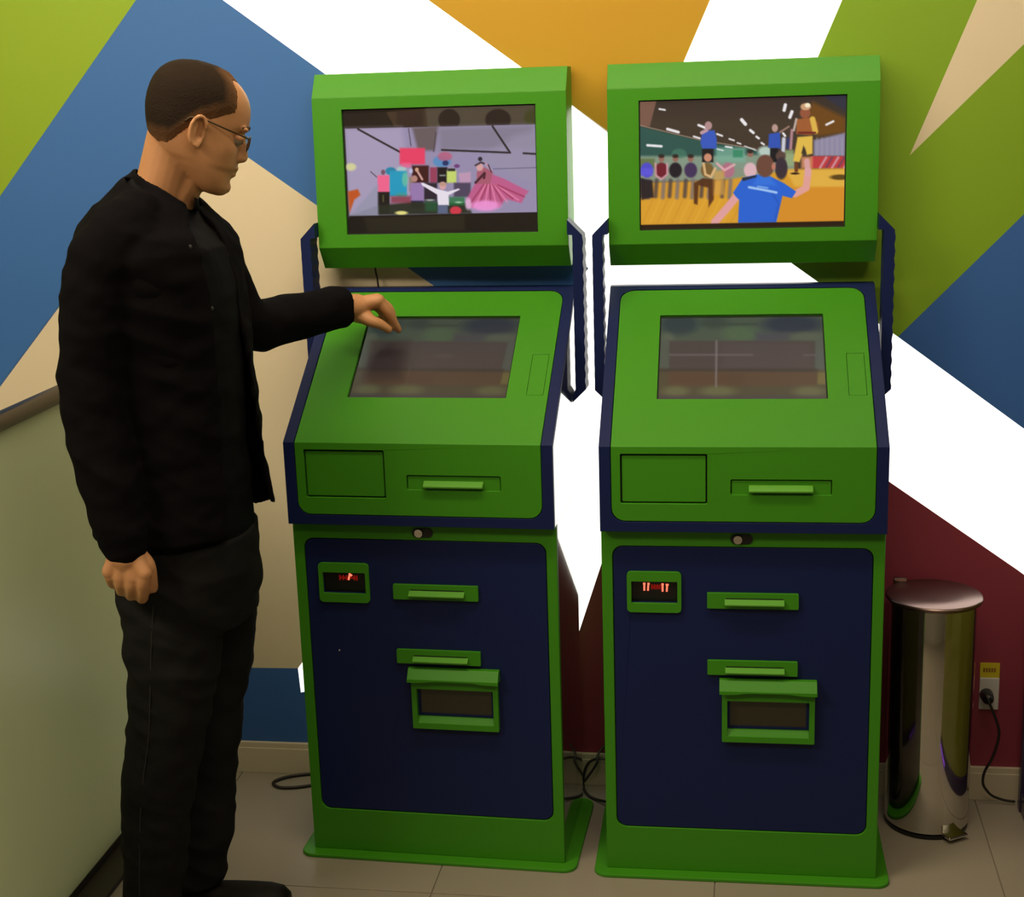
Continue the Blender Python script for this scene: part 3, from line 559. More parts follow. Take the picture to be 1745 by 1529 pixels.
    # sloping fascia with touch screen and reader window
    bm = bmesh.new(); plate(bm, PS, rr(-0.2622, 0.2622, 0.0003, 0.458, 0.031, (0, 0, 1, 1)), [rr(-0.1735, 0.1735, 0.1310, 0.3790, 0.002), rr(0.2158, 0.2520, 0.1400, 0.2600, 0.001)], -0.0125, -0.0008)
    su = obj('sloping_fascia', bm, M['green'], k, bev=0.0008)
    bm = bmesh.new(); slab(bm, PS, 0.2166, 0.2512, 0.1408, 0.2592, -0.0125, -0.0014, 0.0005); obj('reader_cover', bm, M['green'], su)
    bm = bmesh.new(); plate(bm, PS, rr(-0.1734, 0.1734, 0.1311, 0.3789), [rr(-0.1708, 0.1708, 0.1337, 0.3755)], -0.0125, -0.0070); obj('screen_gasket', bm, M['gap'], su, label='thin dark screen gasket')
    screen('touch_screen', touch, PS, -0.1708, 0.1708, 0.1337, 0.3755, -0.0075, M['touch'], k, touchlab)
    # monitor housing
    bm = bmesh.new()
    i0, i1 = PH(0, 0, -0.012), PH(0, PH.L, -0.012)
    prism(bm, [(0.3310, 1.2852), (i0.y, 1.338), (i1.y, 1.658), (0.342, 1.7125), (0.395, 1.7125), (0.395, 1.2852)], -0.2830, 0.2830)
    plate(bm, PH, rr(-0.2835, 0.2835, 0, PH.L), [rr(-0.2165, 0.2165, 0.029, 0.3022, 0.001)], -0.012, 0)
    prism(bm, [(0.2944, 1.3342), (0.329, 1.2849), (0.340, 1.2849), (0.3064, 1.3345)], -0.2835, 0.2835)
    prism(bm, [(0.3061, 1.662), (0.3384, 1.7129), (0.352, 1.7129), (0.318, 1.661)], -0.2835, 0.2835)
    mh = obj('monitor_housing', bm, M['green'], k, bev=0.0008)
    bm = bmesh.new(); plate(bm, PH, rr(-0.2164, 0.2164, 0.0291, 0.3021), [rr(-0.2140, 0.2140, 0.0315, 0.2998)], -0.0118, -0.0065); obj('screen_gasket', bm, M['gap'], mh, label='black rim round the monitor screen')
    screen('monitor_screen', tv, PH, -0.2140, 0.2140, 0.0315, 0.2998, -0.0072, M['tv'], k, tvlab)
    # side arms with scalloped edge
    for s in (-1, 1):
        n = 46; outer, inner = [], []
        for i in range(n+1):
            z = 1.358-(1.358-1.018)*i/n; w = 0.0011*math.sin(z*2*math.pi/0.029)
            outer.append((s*(0.3178+w*(1 if s > 0 else 0.2)), z)); inner.append((s*(0.2952+(w if s < 0 else w*0.2)), z))
        poly = [(s*0.2842, 1.3915)] + outer + [(s*0.2876, 0.988), (s*0.2876, 1.005)] + list(reversed(inner)) + [(s*0.2842, 1.359)]
        P = Plane((0.27, 0), (0.27, 1)); bm = bmesh.new(); plate(bm, P, poly, [], -0.05, 0)
        obj('support_arm', bm, M['navy'], k, label='navy blue bracket arm with scalloped edge')
    # short ventilation / cable cover at the back tying monitor and desk to the cabinet
    bm = bmesh.new(); box(bm, -0.2846, -0.2842, 0.27, 0.32, 1.36, 1.39); bm.free()
    return k
K1 = kiosk((-0.6708, 2.9354, 0), math.radians(-1.6059), 'green and navy kiosk on the left that the man is touching', pic_stage(), pic_menu(0.86, False), 'screen showing children and a dancer in a pink dress', 'dim blurred touch screen', 1)
K2 = kiosk((-0.003, 2.9229, 0), math.radians(0.7596), 'green and navy kiosk on the right, beside the steel bin', pic_gym(), pic_menu(1.0, True), 'screen showing a man in a blue shirt in a sports hall', 'dim touch screen with crossing pale lines', 2)

# ------------------------------------------------------------------ pedal bin
bc = (0.419, 3.212)
bn = empty('pedal_bin', (bc[0], bc[1], 0)); tag(bn, 'tall polished steel pedal bin standing right of the kiosks', 'bin')
bm = bmesh.new(); lathe(bm, (0, 0, 0), [(0.088, 0.010), (0.0935, 0.014), (0.0935, 0.540), (0.088, 0.541)], 72); obj('body', bm, M['steel'], bn, smooth=True, bev=0.001)
bm = bmesh.new(); lathe(bm, (0, 0, 0), [(0.089, 0.0), (0.0925, 0.002), (0.0925, 0.0098), (0.085, 0.0099)], 64); obj('base_ring', bm, M['dark'], bn, label='black plastic base ring')
bm = bmesh.new(); lathe(bm, (0, 0, 0), [(0.090, 0.5415), (0.1035, 0.5425), (0.105, 0.5455), (0.1045, 0.5500), (0.100, 0.5525), (0.055, 0.5545), (0.004, 0.555)], 72); obj('lid', bm, M['brushed'], bn, smooth=True, label='round brushed steel lid')
bm = bmesh.new(); a = math.radians(-58)
box(bm, 0.086, 0.116, -0.026, 0.026, 0.010, 0.016); bmesh.ops.rotate(bm, verts=bm.verts[:], cent=(0, 0, 0), matrix=Matrix.Rotation(a, 3, 'Z')); obj('pedal', bm, M['chrome'], bn, bev=0.002, label='chrome foot pedal')
bm = bmesh.new(); box(bm, -0.080, -0.050, 0.078, 0.090, 0.541, 0.560); obj('hinge', bm, M['brushed'], bn, bev=0.002)

# ------------------------------------------------------------------ socket, sticker, plug and cable
def wl(x, z, d=0.0): return W0 + wx_*x + Vector((0, 0, z)) - wn_*d
so = empty('power_socket', wl(0.567, 0.284, 0), WR); tag(so, 'white wall socket with yellow sticker, low beside the bin', 'socket')
bm = bmesh.new(); box(bm, -0.022, 0.022, -0.008, -0.0012, -0.056, 0.022); obj('socket_plate', bm, M['white_plastic'], so, bev=0.0015)
bm = bmesh.new(); box(bm, -0.022, 0.022, -0.004, -0.0012, 0.0225, 0.058); st = obj('warning_sticker', bm, M['yellow'], so, label='yellow sticker')
bm = bmesh.new()
for q in (-0.013, -0.007, -0.001, 0.005, 0.011): box(bm, q-0.002, q+0.002, -0.0046, -0.004, 0.036, 0.046)
obj('sticker_print', bm, M['stickerprint'], st)
pc = empty('power_cable', wl(0.5605, 0.266, 0.012)); tag(pc, 'dark power cable with plug in the wall socket', 'cable')
bm = bmesh.new(); limb(bm, [(0, 0.003, 0), (0, -0.022, 0)], [0.0155, 0.0135], 20); obj('plug', bm, M['dark'], pc, smooth=True)
o0 = pc.location
pts = [at(px, py, y)-o0 for px, py, y in ((1681, 1186, 3.29), (1690, 1208, 3.28), (1700, 1235, 3.28), (1702, 1256, 3.28), (1692, 1290, 3.28), (1678, 1315, 3.28), (1675, 1335, 3.285))]
fp = [at(px, py, 3.305)-o0 for px, py in ((1692, 1357), (1712, 1364), (1728, 1366))]
cable('cord', [Vector((0, -0.022, 0))]+pts+[at(1682, 1348, 3.295)-o0]+fp, 0.0032, M['cable'], pc)

# loose cables by the kiosks
c1 = cable('floor_cable', [floor_at(548, 1318, 0.004), floor_at(520, 1320, 0.004), floor_at(487, 1325, 0.004), floor_at(466, 1334, 0.004), floor_at(476, 1342, 0.004), floor_at(505, 1342, 0.004), floor_at(535, 1338, 0.004)], 0.0042, M['cable'])
tag(c1, 'black cable looped on the floor left of the left kiosk', 'cable')
c2 = cable('hanging_cable', [at(1046, 1300, 3.306), at(1030, 1294, 3.306), at(1014, 1294, 3.306), at(1002, 1302, 3.306), at(995, 1320, 3.300), floor_at(994, 1341, 0.010), floor_at(1002, 1355, 0.0045), floor_at(1014, 1362, 0.0045), floor_at(1032, 1366, 0.013), floor_at(1044, 1367, 0.013)], 0.0034, M['cable'])
tag(c2, 'black cable curling in a wide loop on the floor between the kiosks', 'cable')
c3 = cable('forked_cable', [at(996, 1332, 3.285), at(1004, 1321, 3.287), at(1013, 1308, 3.290), at(1018, 1298, 3.292), at(1019, 1286, 3.306), wl(-0.331, 0.105, 0.012)], 0.003, M['cable'])
tag(c3, 'thin black cable hanging from the wall and bending left inside the loop', 'cable')
c4 = cable('monitor_cable', [at(639, 450, 3.31), at(640, 462, 3.31), at(643, 476, 3.31), at(646, 500, 3.31)], 0.0022, M['cable'])
tag(c4, 'thin black cable between the monitor and desk of the left kiosk', 'cable')
c5 = cable('thin_wire', [at(975, 690, 3.326), at(976, 704, 3.326), at(979, 715, 3.326), at(977, 735, 3.326), at(975, 760, 3.326)], 0.0007, M['cable'])
tag(c5, 'very thin wire hanging beside the left kiosk bracket', 'wire')

# ------------------------------------------------------------------ frosted glass balustrade
gx, gy0, gy1 = -1.419, 0.9, 3.31
bl = empty('glass_balustrade', (gx, gy1, 0)); tag(bl, 'frosted glass balustrade with bronze handrail behind the man', 'balustrade')
bm = bmesh.new(); box(bm, -0.006, 0.006, gy0-gy1, -0.02, 0.030, 1.062); obj('glass_pane', bm, M['frost'], bl, bev=0.001)
bm = bmesh.new(); limb(bm, [(0, gy0-gy1, 1.078), (0, 0.0, 1.078)], [0.019, 0.019], 24, round_ends=False); obj('handrail', bm, M['rail'], bl, smooth=True)
bm = bmesh.new(); box(bm, -0.045, -0.0065, gy0-gy1, 0, 0, 0.034); box(bm, 0.0065, 0.070, gy0-gy1, 0, 0, 0.012); box(bm, -0.0064, 0.0064, gy0-gy1, 0, 0, 0.029); obj('foot_strip', bm, M['footstrip'], bl, bev=0.001)  # dark strip along the glass foot, wide and flat on the kiosk side

# ------------------------------------------------------------------ glossy cabinet at the right edge
mc = empty('amusement_cabinet', (0.636, 3.29, 0)); tag(mc, 'edge of a glossy olive cabinet at the right border', 'cabinet')
bm = bmesh.new(); box(bm, 0.010, 0.70, -0.62, 0, 0.05, 0.62); obj('lower_side', bm, M['olive'], mc, bev=0.003)
bm = bmesh.new(); box(bm, 0.020, 0.70, -0.60, 0, 0.62, 1.02); obj('upper_side', bm, M['olive'], mc, bev=0.003)
bm = bmesh.new(); box(bm, 0.0, 0.0095, -0.02, 0.004, 0.0, 0.66); obj('corner_trim', bm, M['purple_trim'], mc, bev=0.002)
bm = bmesh.new(); prism(bm, [(0.0, 0.0), (0.0, 0.0499), (-0.62, 0.0499), (-0.62, 0.0)], 0.003, 0.70); obj('plinth', bm, M['purple_trim'], mc, bev=0.002)
bm = bmesh.new(); box(bm, -0.0035, 0.0028, -0.60, -0.40, 0.012, 0.022); obj('led_strip', bm, M['led_purple'], mc, label='purple light strip at its foot')

# ------------------------------------------------------------------ the man
def remesh(name, bm, m, voxel, parent, smooth_it=3, disp=0.0, dscale=0.1, dec=0.0, label=None):
    bmesh.ops.recalc_face_normals(bm, faces=bm.faces[:])
    me = bpy.data.meshes.new(name+'_raw'); bm.to_mesh(me); bm.free()
    o = bpy.data.objects.new(name+'_raw', me); COL.objects.link(o)
    r = o.modifiers.new('r', 'REMESH'); r.mode = 'VOXEL'; r.voxel_size = voxel
    s = o.modifiers.new('s', 'SMOOTH'); s.factor = 0.5; s.iterations = smooth_it
    dg = bpy.context.evaluated_depsgraph_get(); dg.update()
    nm = bpy.data.meshes.new_from_object(o.evaluated_get(dg)); nm.name = name
    bpy.data.objects.remove(o); bpy.data.meshes.remove(me)
    nm.materials.clear(); nm.materials.append(m)
    if disp:
        n = len(nm.vertices); co = np.empty(n*3); nm.vertices.foreach_get('co', co); no = np.empty(n*3); nm.vertices.foreach_get('normal', no)
        co = co.reshape(-1, 3); no = no.reshape(-1, 3)
        for i in range(n):
            p = Vector(co[i]); q = Vector((p.x/dscale, p.y/dscale, p.z/dscale*1.5))
            h = noise.noise(q) + 0.5*noise.noise(q*2.3)
            h2 = 1-abs(noise.noise(Vector((p.x*7, p.y*7, p.z*16+p.x*8)))*2)
            co[i] += no[i]*disp*(h*0.8+h2*0.7-0.6)
        nm.vertices.foreach_set('co', co.ravel())
    nm.polygons.foreach_set('use_smooth', [True]*len(nm.polygons))
    ob = bpy.data.objects.new(name, nm); COL.objects.link(ob)
    if parent is not None: ob.parent = parent
    if label: ob['label'] = label
    return ob
# head frame: u forward, v to his right (towards the camera), w up
yaw, pit, HS = math.radians(26), math.radians(18.5), 0.925
hf = Vector((math.cos(yaw)*math.cos(pit), math.sin(yaw)*math.cos(pit), -math.sin(pit)))
hr = Vector((math.sin(yaw), -math.cos(yaw), 0)); hu = hr.cross(hf)
HO = at(333, 226, 2.60)
def hp(u, v, w): return HO + (hf*u + hr*v + hu*w)*HS
HM = Matrix((hf, hr, hu)).transposed()
lev = [(-0.106, 0.046, 0.070, 0.016), (-0.102, 0.030, 0.081, 0.028), (-0.092, 0.008, 0.0870, 0.040), (-0.078, -0.015, 0.0865, 0.050), (-0.062, -0.042, 0.0865, 0.058), (-0.045, -0.064, 0.090, 0.063), (-0.028, -0.078, 0.0895, 0.067), (-0.010, -0.087, 0.089, 0.0705),
       (0.006, -0.093, 0.0885, 0.073), (0.020, -0.097, 0.0905, 0.0745), (0.032, -0.0995, 0.0955, 0.0755), (0.048, -0.1005, 0.0955, 0.0765), (0.066, -0.0995, 0.0925, 0.0765), (0.084, -0.095, 0.0855, 0.0735), (0.100, -0.086, 0.073, 0.066), (0.113, -0.072, 0.056, 0.054), (0.122, -0.053, 0.035, 0.038), (0.127, -0.030, 0.010, 0.018)]
def head_ring(l, off=0.0, N=64):
    w, b, f, hw = l; c = (b+f)/2; a = (f-b)/2 + off; h = hw + off; out = []
    for k in range(N):
        t = 2*math.pi*k/N; ct, st = math.cos(t), math.sin(t)
        e = 2.25 if w > -0.05 else 2.0
        rr_ = (abs(ct)**e + abs(st)**e)**(-1/e)
        x = c + a*ct*rr_; y = h*st*rr_
        if off == 0.0 or True:
            # eye sockets and temple hollows
            for sg in (-1, 1):
                g_ = math.exp(-((y-sg*0.032)/0.016)**2 - ((w-0.012)/0.013)**2) if ct > 0 else 0
                x -= 0.011*g_
                g2 = math.exp(-((x-0.055)/0.02)**2 - ((w-0.035)/0.03)**2)
                if y*sg > 0: y -= sg*0.0035*g2
                g3 = math.exp(-((x-0.060)/0.022)**2 - ((w+0.022)/0.016)**2)      # cheekbone
                if y*sg > 0: y += sg*0.003*g3
        out.append((x, y, w))
    return out
def interp_levels(n=44):
    L = np.array(lev); ws = np.linspace(0, len(lev)-1, n); out = []
    for q in ws:
        i = min(int(q), len(lev)-2); t = q-i
        p0, p1, p2, p3 = L[max(i-1, 0)], L[i], L[i+1], L[min(i+2, len(L)-1)]
        out.append(tuple(0.5*((2*p1)+(p2-p0)*t+(2*p0-5*p1+4*p2-p3)*t*t+(3*p1-p0-3*p2+p3)*t**3)))
    return out
HL = interp_levels()
bm = bmesh.new()
loft(bm, [[hp(*p) for p in head_ring(l)] for l in HL])
# nose, lips, chin, brow ridge
def wedge(prof, N=14):
    loft(bm, [[hp(u0+ru*math.cos(2*math.pi*k/N), rv*math.sin(2*math.pi*k/N), w) for k in range(N)] for (w, u0, ru, rv) in prof])
wedge([(0.026, 0.083, 0.008, 0.006), (0.014, 0.086, 0.010, 0.0075), (0.0, 0.090, 0.013, 0.009), (-0.012, 0.092, 0.016, 0.012), (-0.022, 0.092, 0.018, 0.016), (-0.029, 0.091, 0.0155, 0.0165), (-0.033, 0.089, 0.010, 0.012)])
for sg in (-1, 1): ellipsoid(bm, hp(0.092, sg*0.0125, -0.025), 0.011, 0.006, 0.007, 10, 8, HM)
ellipsoid(bm, hp(0.086, 0, -0.0455), 0.0105, 0.019, 0.0075, 12, 8, HM); ellipsoid(bm, hp(0.084, 0, -0.0585), 0.0105, 0.017, 0.0065, 12, 8, HM)
ellipsoid(bm, hp(0.078, 0, -0.086), 0.013, 0.018, 0.013, 12, 8, HM)
for sg in (-1, 1): ellipsoid(bm, hp(0.083, sg*0.028, 0.031), 0.011, 0.022, 0.006, 12, 8, HM)
# ears
for sg in (-1, 1):
    V0 = 0.0745*sg
    pts = []
    for k in range(17):
        a = math.radians(-75+k*(290/16)); ru = 0.0145*math.cos(a+math.pi/2+0.25); 
        pts.append(hp(-0.003-0.0150*math.sin(a+0.0)*1.0 if False else -0.004+0.0155*math.cos(math.radians(20+k*15.5)), V0+sg*(0.006+0.006*math.sin(math.radians(k*10))), 0.004+0.028*math.sin(math.radians(20+k*15.5))))
    limb(bm, pts, [0.0034+0.0008*math.sin(k/16*math.pi) for k in range(17)], 8)
    limb(bm, [hp(-0.010, V0+sg*0.001, 0.020), hp(-0.011, V0+sg*0.003, 0.0), hp(-0.006, V0+sg*0.002, -0.020)], [0.006, 0.007, 0.005], 10, 0.7)
    limb(bm, [hp(0.004, V0+sg*0.000, -0.016), hp(0.0, V0+sg*0.004, -0.026)], [0.005, 0.0052], 8)
    limb(bm, [hp(0.008, V0-sg*0.001, 0.004), hp(0.0085, V0-sg*0.001, -0.006)], [0.0035, 0.0035], 8)
# neck
limb(bm, [at(273, 345, 2.60), at(283, 310, 2.60), at(293, 275, 2.60), at(303, 240, 2.60)], [0.052, 0.0525, 0.054, 0.056], 24)
limb(bm, [at(300, 335, 2.60), at(325, 300, 2.60)], [0.038, 0.03], 16)
# trunk, hips, legs and arms inside the clothes
TILT = {326: .034, 342: .032, 360: .026, 385: .014}
def ring(py, L, R_, yc, hy, grow=0.0, N=40, e=2.3, t0=0.0, t1=2*math.pi):
    C = at((L+R_)/2, py, yc); hx = abs(at(R_, py, yc).x-at(L, py, yc).x)/2 + grow; h = hy+grow; out = []
    for k in range(N):
        t = t0+(t1-t0)*k/(N if t1-t0 > 6.28 else N-1); ct, st = math.cos(t), math.sin(t); q = (abs(ct)**e+abs(st)**e)**(-1/e)
        out.append(Vector((C.x+hx*ct*q, C.y-h*st*q, C.z-TILT.get(py, 0)*ct)))
    return out
TOR = [(326, 230, 332, 2.60, .070), (342, 214, 340, 2.60, .100), (360, 194, 350, 2.60, .138), (385, 168, 366, 2.60, .172), (420, 150, 384, 2.60, .187), (470, 145, 396, 2.60, .185), (530, 140, 404, 2.60, .178), (600, 140, 409, 2.60, .170), (700, 150, 414, 2.60, .162), (800, 172, 420, 2.60, .162), (890, 190, 424, 2.60, .170), (960, 200, 428, 2.60, .172)]
loft(bm, [ring(*t, grow=-0.024) for t in TOR[2:]])
nl = [(1000, 222, 385, 2.52, .085), (1100, 216, 372, 2.52, .078), (1200, 226, 360, 2.52, .068), (1300, 216, 335, 2.52, .064), (1400, 214, 320, 2.52, .058), (1520, 215, 308, 2.52, .05), (1600, 220, 304, 2.52, .048)]
fl_ = [(1000, 285, 434, 2.685, .085), (1100, 295, 430, 2.685, .078), (1200, 300, 409, 2.685, .068), (1300, 292, 401, 2.685, .064), (1400, 290, 395, 2.685, .058), (1470, 292, 384, 2.685, .055), (1500, 294, 380, 2.685, .05)]
hip = [(900, 200, 428, 2.60, .165), (960, 212, 432, 2.60, .17), (1010, 216, 434, 2.60, .165), (1050, 222, 430, 2.60, .15)]
for Lg in (nl, fl_): loft(bm, [ring(*t, grow=-0.016, N=28, e=2.0) for t in Lg])
loft(bm, [ring(*t, grow=-0.016) for t in hip])
nearA = [at(215, 400, 2.47), at(175, 450, 2.435), at(158, 560, 2.42), at(157, 680, 2.41), at(176, 780, 2.40), at(198, 870, 2.39), at(214, 930, 2.385)]
farA = [at(320, 405, 2.74), at(372, 470, 2.79), at(425, 553, 2.84), at(505, 538, 2.96), at(585, 523, 3.075)]
limb(bm, nearA, [0.05, .05, .048, .045, .043, .034, .028], 16); limb(bm, farA, [0.05, .048, .044, .036, .028], 16)
# right hand, relaxed and curled, hanging by the thigh
def finger(pts, r): limb(bm, spline(pts, 3), np.interp(np.linspace(0, 1, (len(pts)-1)*3+1), [0, 1], r), 10)
H = lambda px, py, y: at(px, py, y)
limb(bm, [H(214, 922, 2.385), H(214, 948, 2.38)], [0.029, 0.031], 18, 0.8, (0, 1, 0))
for (kx, ky, px_, py_, tx, ty, r) in ((246, 978, 243, 1016, 240, 1000, .0112), (226, 986, 224, 1011, 222, 990, .0112), (205, 984, 207, 1004, 207, 985, .0106), (187, 974, 191, 992, 194, 976, .0098)):
    limb(bm, [H((214+kx)/2, 946, 2.382), H(kx, ky, 2.372)], [0.017, 0.0142], 14)
    finger([H(kx, ky, 2.372), H((kx+px_)/2-1, (ky+py_)/2, 2.372), H(px_, py_, 2.388), H((px_+tx)/2, py_+2, 2.408), H(tx, ty, 2.418)], (r*1.12, r*0.92))
limb(bm, [H(225, 955, 2.40), H(240, 960, 2.395)], [0.022, 0.018], 14)
finger([H(236, 945, 2.392), H(252, 962, 2.39), H(258, 985, 2.395), H(261, 1003, 2.402)], (0.0155, 0.0092))
# left hand reaching to the touch screen
limb(bm, [H(585, 523, 3.075), H(606, 521, 3.10)], [0.030, 0.031], 18, 0.85, (0, 0, 1))
G = lambda px, py, y, dz=0.0: at(px, py, y)+Vector((0, 0, dz))
for i, (kx, ky, ky_, r) in enumerate(((645, 512, 3.112, .0108), (643, 511, 3.130, .0110), (640, 513, 3.148, .0104), (635, 518, 3.163, .0094))):
    limb(bm, [H(604, 520, 3.095+0.012*i), H(kx, ky, ky_)], [0.0185, 0.0145], 14)
finger([H(645, 512, 3.112), H(660, 530, 3.122), H(670, 547, 3.136), H(679, 562, 3.150)], (0.0128, 0.0082))
finger([H(643, 512, 3.130), H(662, 525, 3.138), H(669, 545, 3.140), H(664, 560, 3.140)], (0.0125, 0.0085))
finger([H(640, 514, 3.148), H(657, 526, 3.155), H(661, 545, 3.152), H(654, 557, 3.148)], (0.0118, 0.0082))
finger([H(635, 519, 3.163), H(649, 530, 3.168), H(652, 545, 3.162), H(645, 554, 3.158)], (0.0105, 0.0076))
limb(bm, [H(604, 532, 3.10), H(624, 541, 3.100)], [0.022, 0.017], 14)
finger([H(612, 537, 3.095), H(632, 547, 3.092), H(648, 553, 3.100), H(662, 562, 3.112)], (0.0165, 0.0092))
man = remesh('person', bm, M['skin'], 0.0030, None, 3)
tag(man, 'man in black jacket, dark jeans and glasses reaching to the left kiosk', 'person')
# finer head colour parts
for sg in (-1, 1):
    e0 = bmesh.new(); ellipsoid(e0, hp(0.0755, sg*0.0315, 0.009), 0.0118, 0.0118, 0.0118, 16, 12, HM); e = obj('eye', e0, M['eye'], man, smooth=True)
    e0 = bmesh.new(); ellipsoid(e0, hp(0.0840, sg*0.0320, 0.0065), 0.0042, 0.0055, 0.0055, 12, 8, HM); obj('iris', e0, M['iris'], e, smooth=True)
    e0 = bmesh.new(); ellipsoid(e0, hp(0.0770, sg*0.0315, 0.0128), 0.0122, 0.0138, 0.0095, 16, 10, HM); obj('eyelid', e0, M['skin'], man, smooth=True)
    e0 = bmesh.new(); limb(e0, [hp(0.0935, sg*0.014, 0.032), hp(0.0930, sg*0.030, 0.0365), hp(0.080, sg*0.048, 0.033)], [0.0032, 0.0036, 0.0022], 8); obj('eyebrow', e0, M['brow'], man, smooth=True)
# hair: close-cropped cap with a receding front
N = 200; bm = bmesh.new()
HL2 = interp_levels(150)
def hair_margin(u, v, w):
    """signed distance-like margin inside the haired region (metres)"""
    av = abs(v)
    if u < -0.052: low = -0.036
    elif u < -0.012: low = -0.036 + (u+0.052)/0.040*0.052
    elif u < 0.030: low = 0.016 + (u+0.012)/0.042*0.024
    else: low = 0.040 + (u-0.030)*0.55
    low += 0.003*noise.noise(Vector((u*60, v*60, 0)))
    front = 0.064 - 0.016*math.exp(-((av-0.042)/0.020)**2) - max(0, w-0.095)*0.45 + 0.003*noise.noise(Vector((v*80, w*80, 5)))
    return min(w-low, (front-u)*0.9)
G1, G2, MG = [], [], []
for l in HL2:
    base = head_ring(l, -0.0012, N); a, b, c = [], [], []
    for k in range(N):
        u, v, w = base[k]; m_ = hair_margin(u, v, w); f = max(0.0, min(1.0, m_/0.020)); f = f*f*(3-2*f)
        rad = Vector((u+0.002, v, max(0, w-0.03)*1.0)).normalized()
        off = 0.0016 + 0.0050*f + 0.0006*noise.noise(Vector((u*350, v*350, w*350)))
        a.append((u, v, w)); p = Vector((u, v, w))+rad*off; b.append((p.x, p.y, p.z)); c.append(m_)
    G1.append(a); G2.append(b); MG.append(c)
vs = {}; dens = {}
def gv(layer, i, k):
    key = (layer, i, k % N)
    if key not in vs:
        vs[key] = bm.verts.new(hp(*(G1 if layer == 0 else G2)[i][k % N])); dens[vs[key]] = MG[i][k % N]
    return vs[key]
keep = [[MG[i][k] > 0 for k in range(N)] for i in range(len(HL2))]
cell = [[keep[i][k] and keep[i+1][k] and keep[i][(k+1) % N] and keep[i+1][(k+1) % N] for k in range(N)] for i in range(len(HL2)-1)]
nr = len(cell)
for i in range(nr):
    for k in range(N):
        if not cell[i][k]: continue
        k2 = (k+1) % N
        bm.faces.new((gv(1, i, k), gv(1, i, k2), gv(1, i+1, k2), gv(1, i+1, k)))
        if i == 0 or not cell[i-1][k]: bm.faces.new((gv(1, i, k), gv(0, i, k), gv(0, i, k2), gv(1, i, k2)))
        if i < nr-1 and not cell[i+1][k]: bm.faces.new((gv(1, i+1, k2), gv(0, i+1, k2), gv(0, i+1, k), gv(1, i+1, k)))
        if not cell[i][k-1]: bm.faces.new((gv(1, i+1, k), gv(0, i+1, k), gv(0, i, k), gv(1, i, k)))
        if not cell[i][k2]: bm.faces.new((gv(1, i, k2), gv(0, i, k2), gv(0, i+1, k2), gv(1, i+1, k2)))
bm.faces.new([gv(1, nr, k) for k in range(N)])
bm.verts.index_update(); dv = [0.0]*len(bm.verts)
for v_, d_ in dens.items(): dv[v_.index] = d_
ho = obj('hair', bm, M['hair'], man, smooth=True, label='short dark brown hair, thinning in front')
at_ = ho.data.attributes.new('thickness', 'FLOAT', 'POINT'); at_.data.foreach_set('value', dv)
nt = M['hair'].node_tree; pb = nt.nodes['Principled BSDF']
an = nt.nodes.new('ShaderNodeAttribute'); an.attribute_name = 'thickness'
mr = nt.nodes.new('ShaderNodeMapRange'); mr.inputs['From Min'].default_value = 0.0; mr.inputs['From Max'].default_value = 0.034
nt.links.new(an.outputs['Fac'], mr.inputs['Value'])
mxh = nt.nodes.new('ShaderNodeMix'); mxh.data_type = 'RGBA'; mxh.inputs['A'].default_value = (0.20, 0.095, 0.042, 1); mxh.inputs['B'].default_value = (0.020, 0.012, 0.007, 1)
nt.links.new(mr.outputs['Result'], mxh.inputs['Factor']); nt.links.new(mxh.outputs['Result'], pb.inputs['Base Color'])
# spectacles
gl = bmesh.new()
for sg in (-1, 1):
    pts = [hp(0.1035-0.004*abs(math.cos(a))*0-0.010*(abs(sg*0.0335+0.024*math.cos(a))/0.06)**2, sg*0.0335+0.0245*math.cos(a), 0.006+0.0155*math.sin(a)) for a in [2*math.pi*k/24 for k in range(25)]]
    limb(gl, pts, [0.0009]*25, 6)
    limb(gl, [hp(0.0935, sg*0.059, 0.016), hp(0.075, sg*0.0735, 0.018), hp(0.040, sg*0.0800, 0.0225), hp(0.012, sg*0.0800, 0.0265), hp(-0.008, sg*0.0795, 0.029), hp(-0.024, sg*0.0800, 0.024), hp(-0.030, sg*0.0790, 0.016)], [0.0014, 0.0015, 0.0015, 0.0015, 0.0015, 0.0020, 0.0020], 8)
limb(gl, [hp(0.1020, -0.0095, 0.010), hp(0.1065, 0, 0.013), hp(0.1020, 0.0095, 0.010)], [0.0011]*3, 6)
g_o = obj('glasses', gl, M['rail'], man, smooth=True, label='thin brown spectacle frame')
for sg in (-1, 1):
    e0 = bmesh.new(); ellipsoid(e0, hp(0.0990, sg*0.0335, 0.006), 0.0010, 0.0232, 0.0148, 20, 10, HM); obj('lens', e0, M['lens'], g_o, smooth=True, label='clear lens')

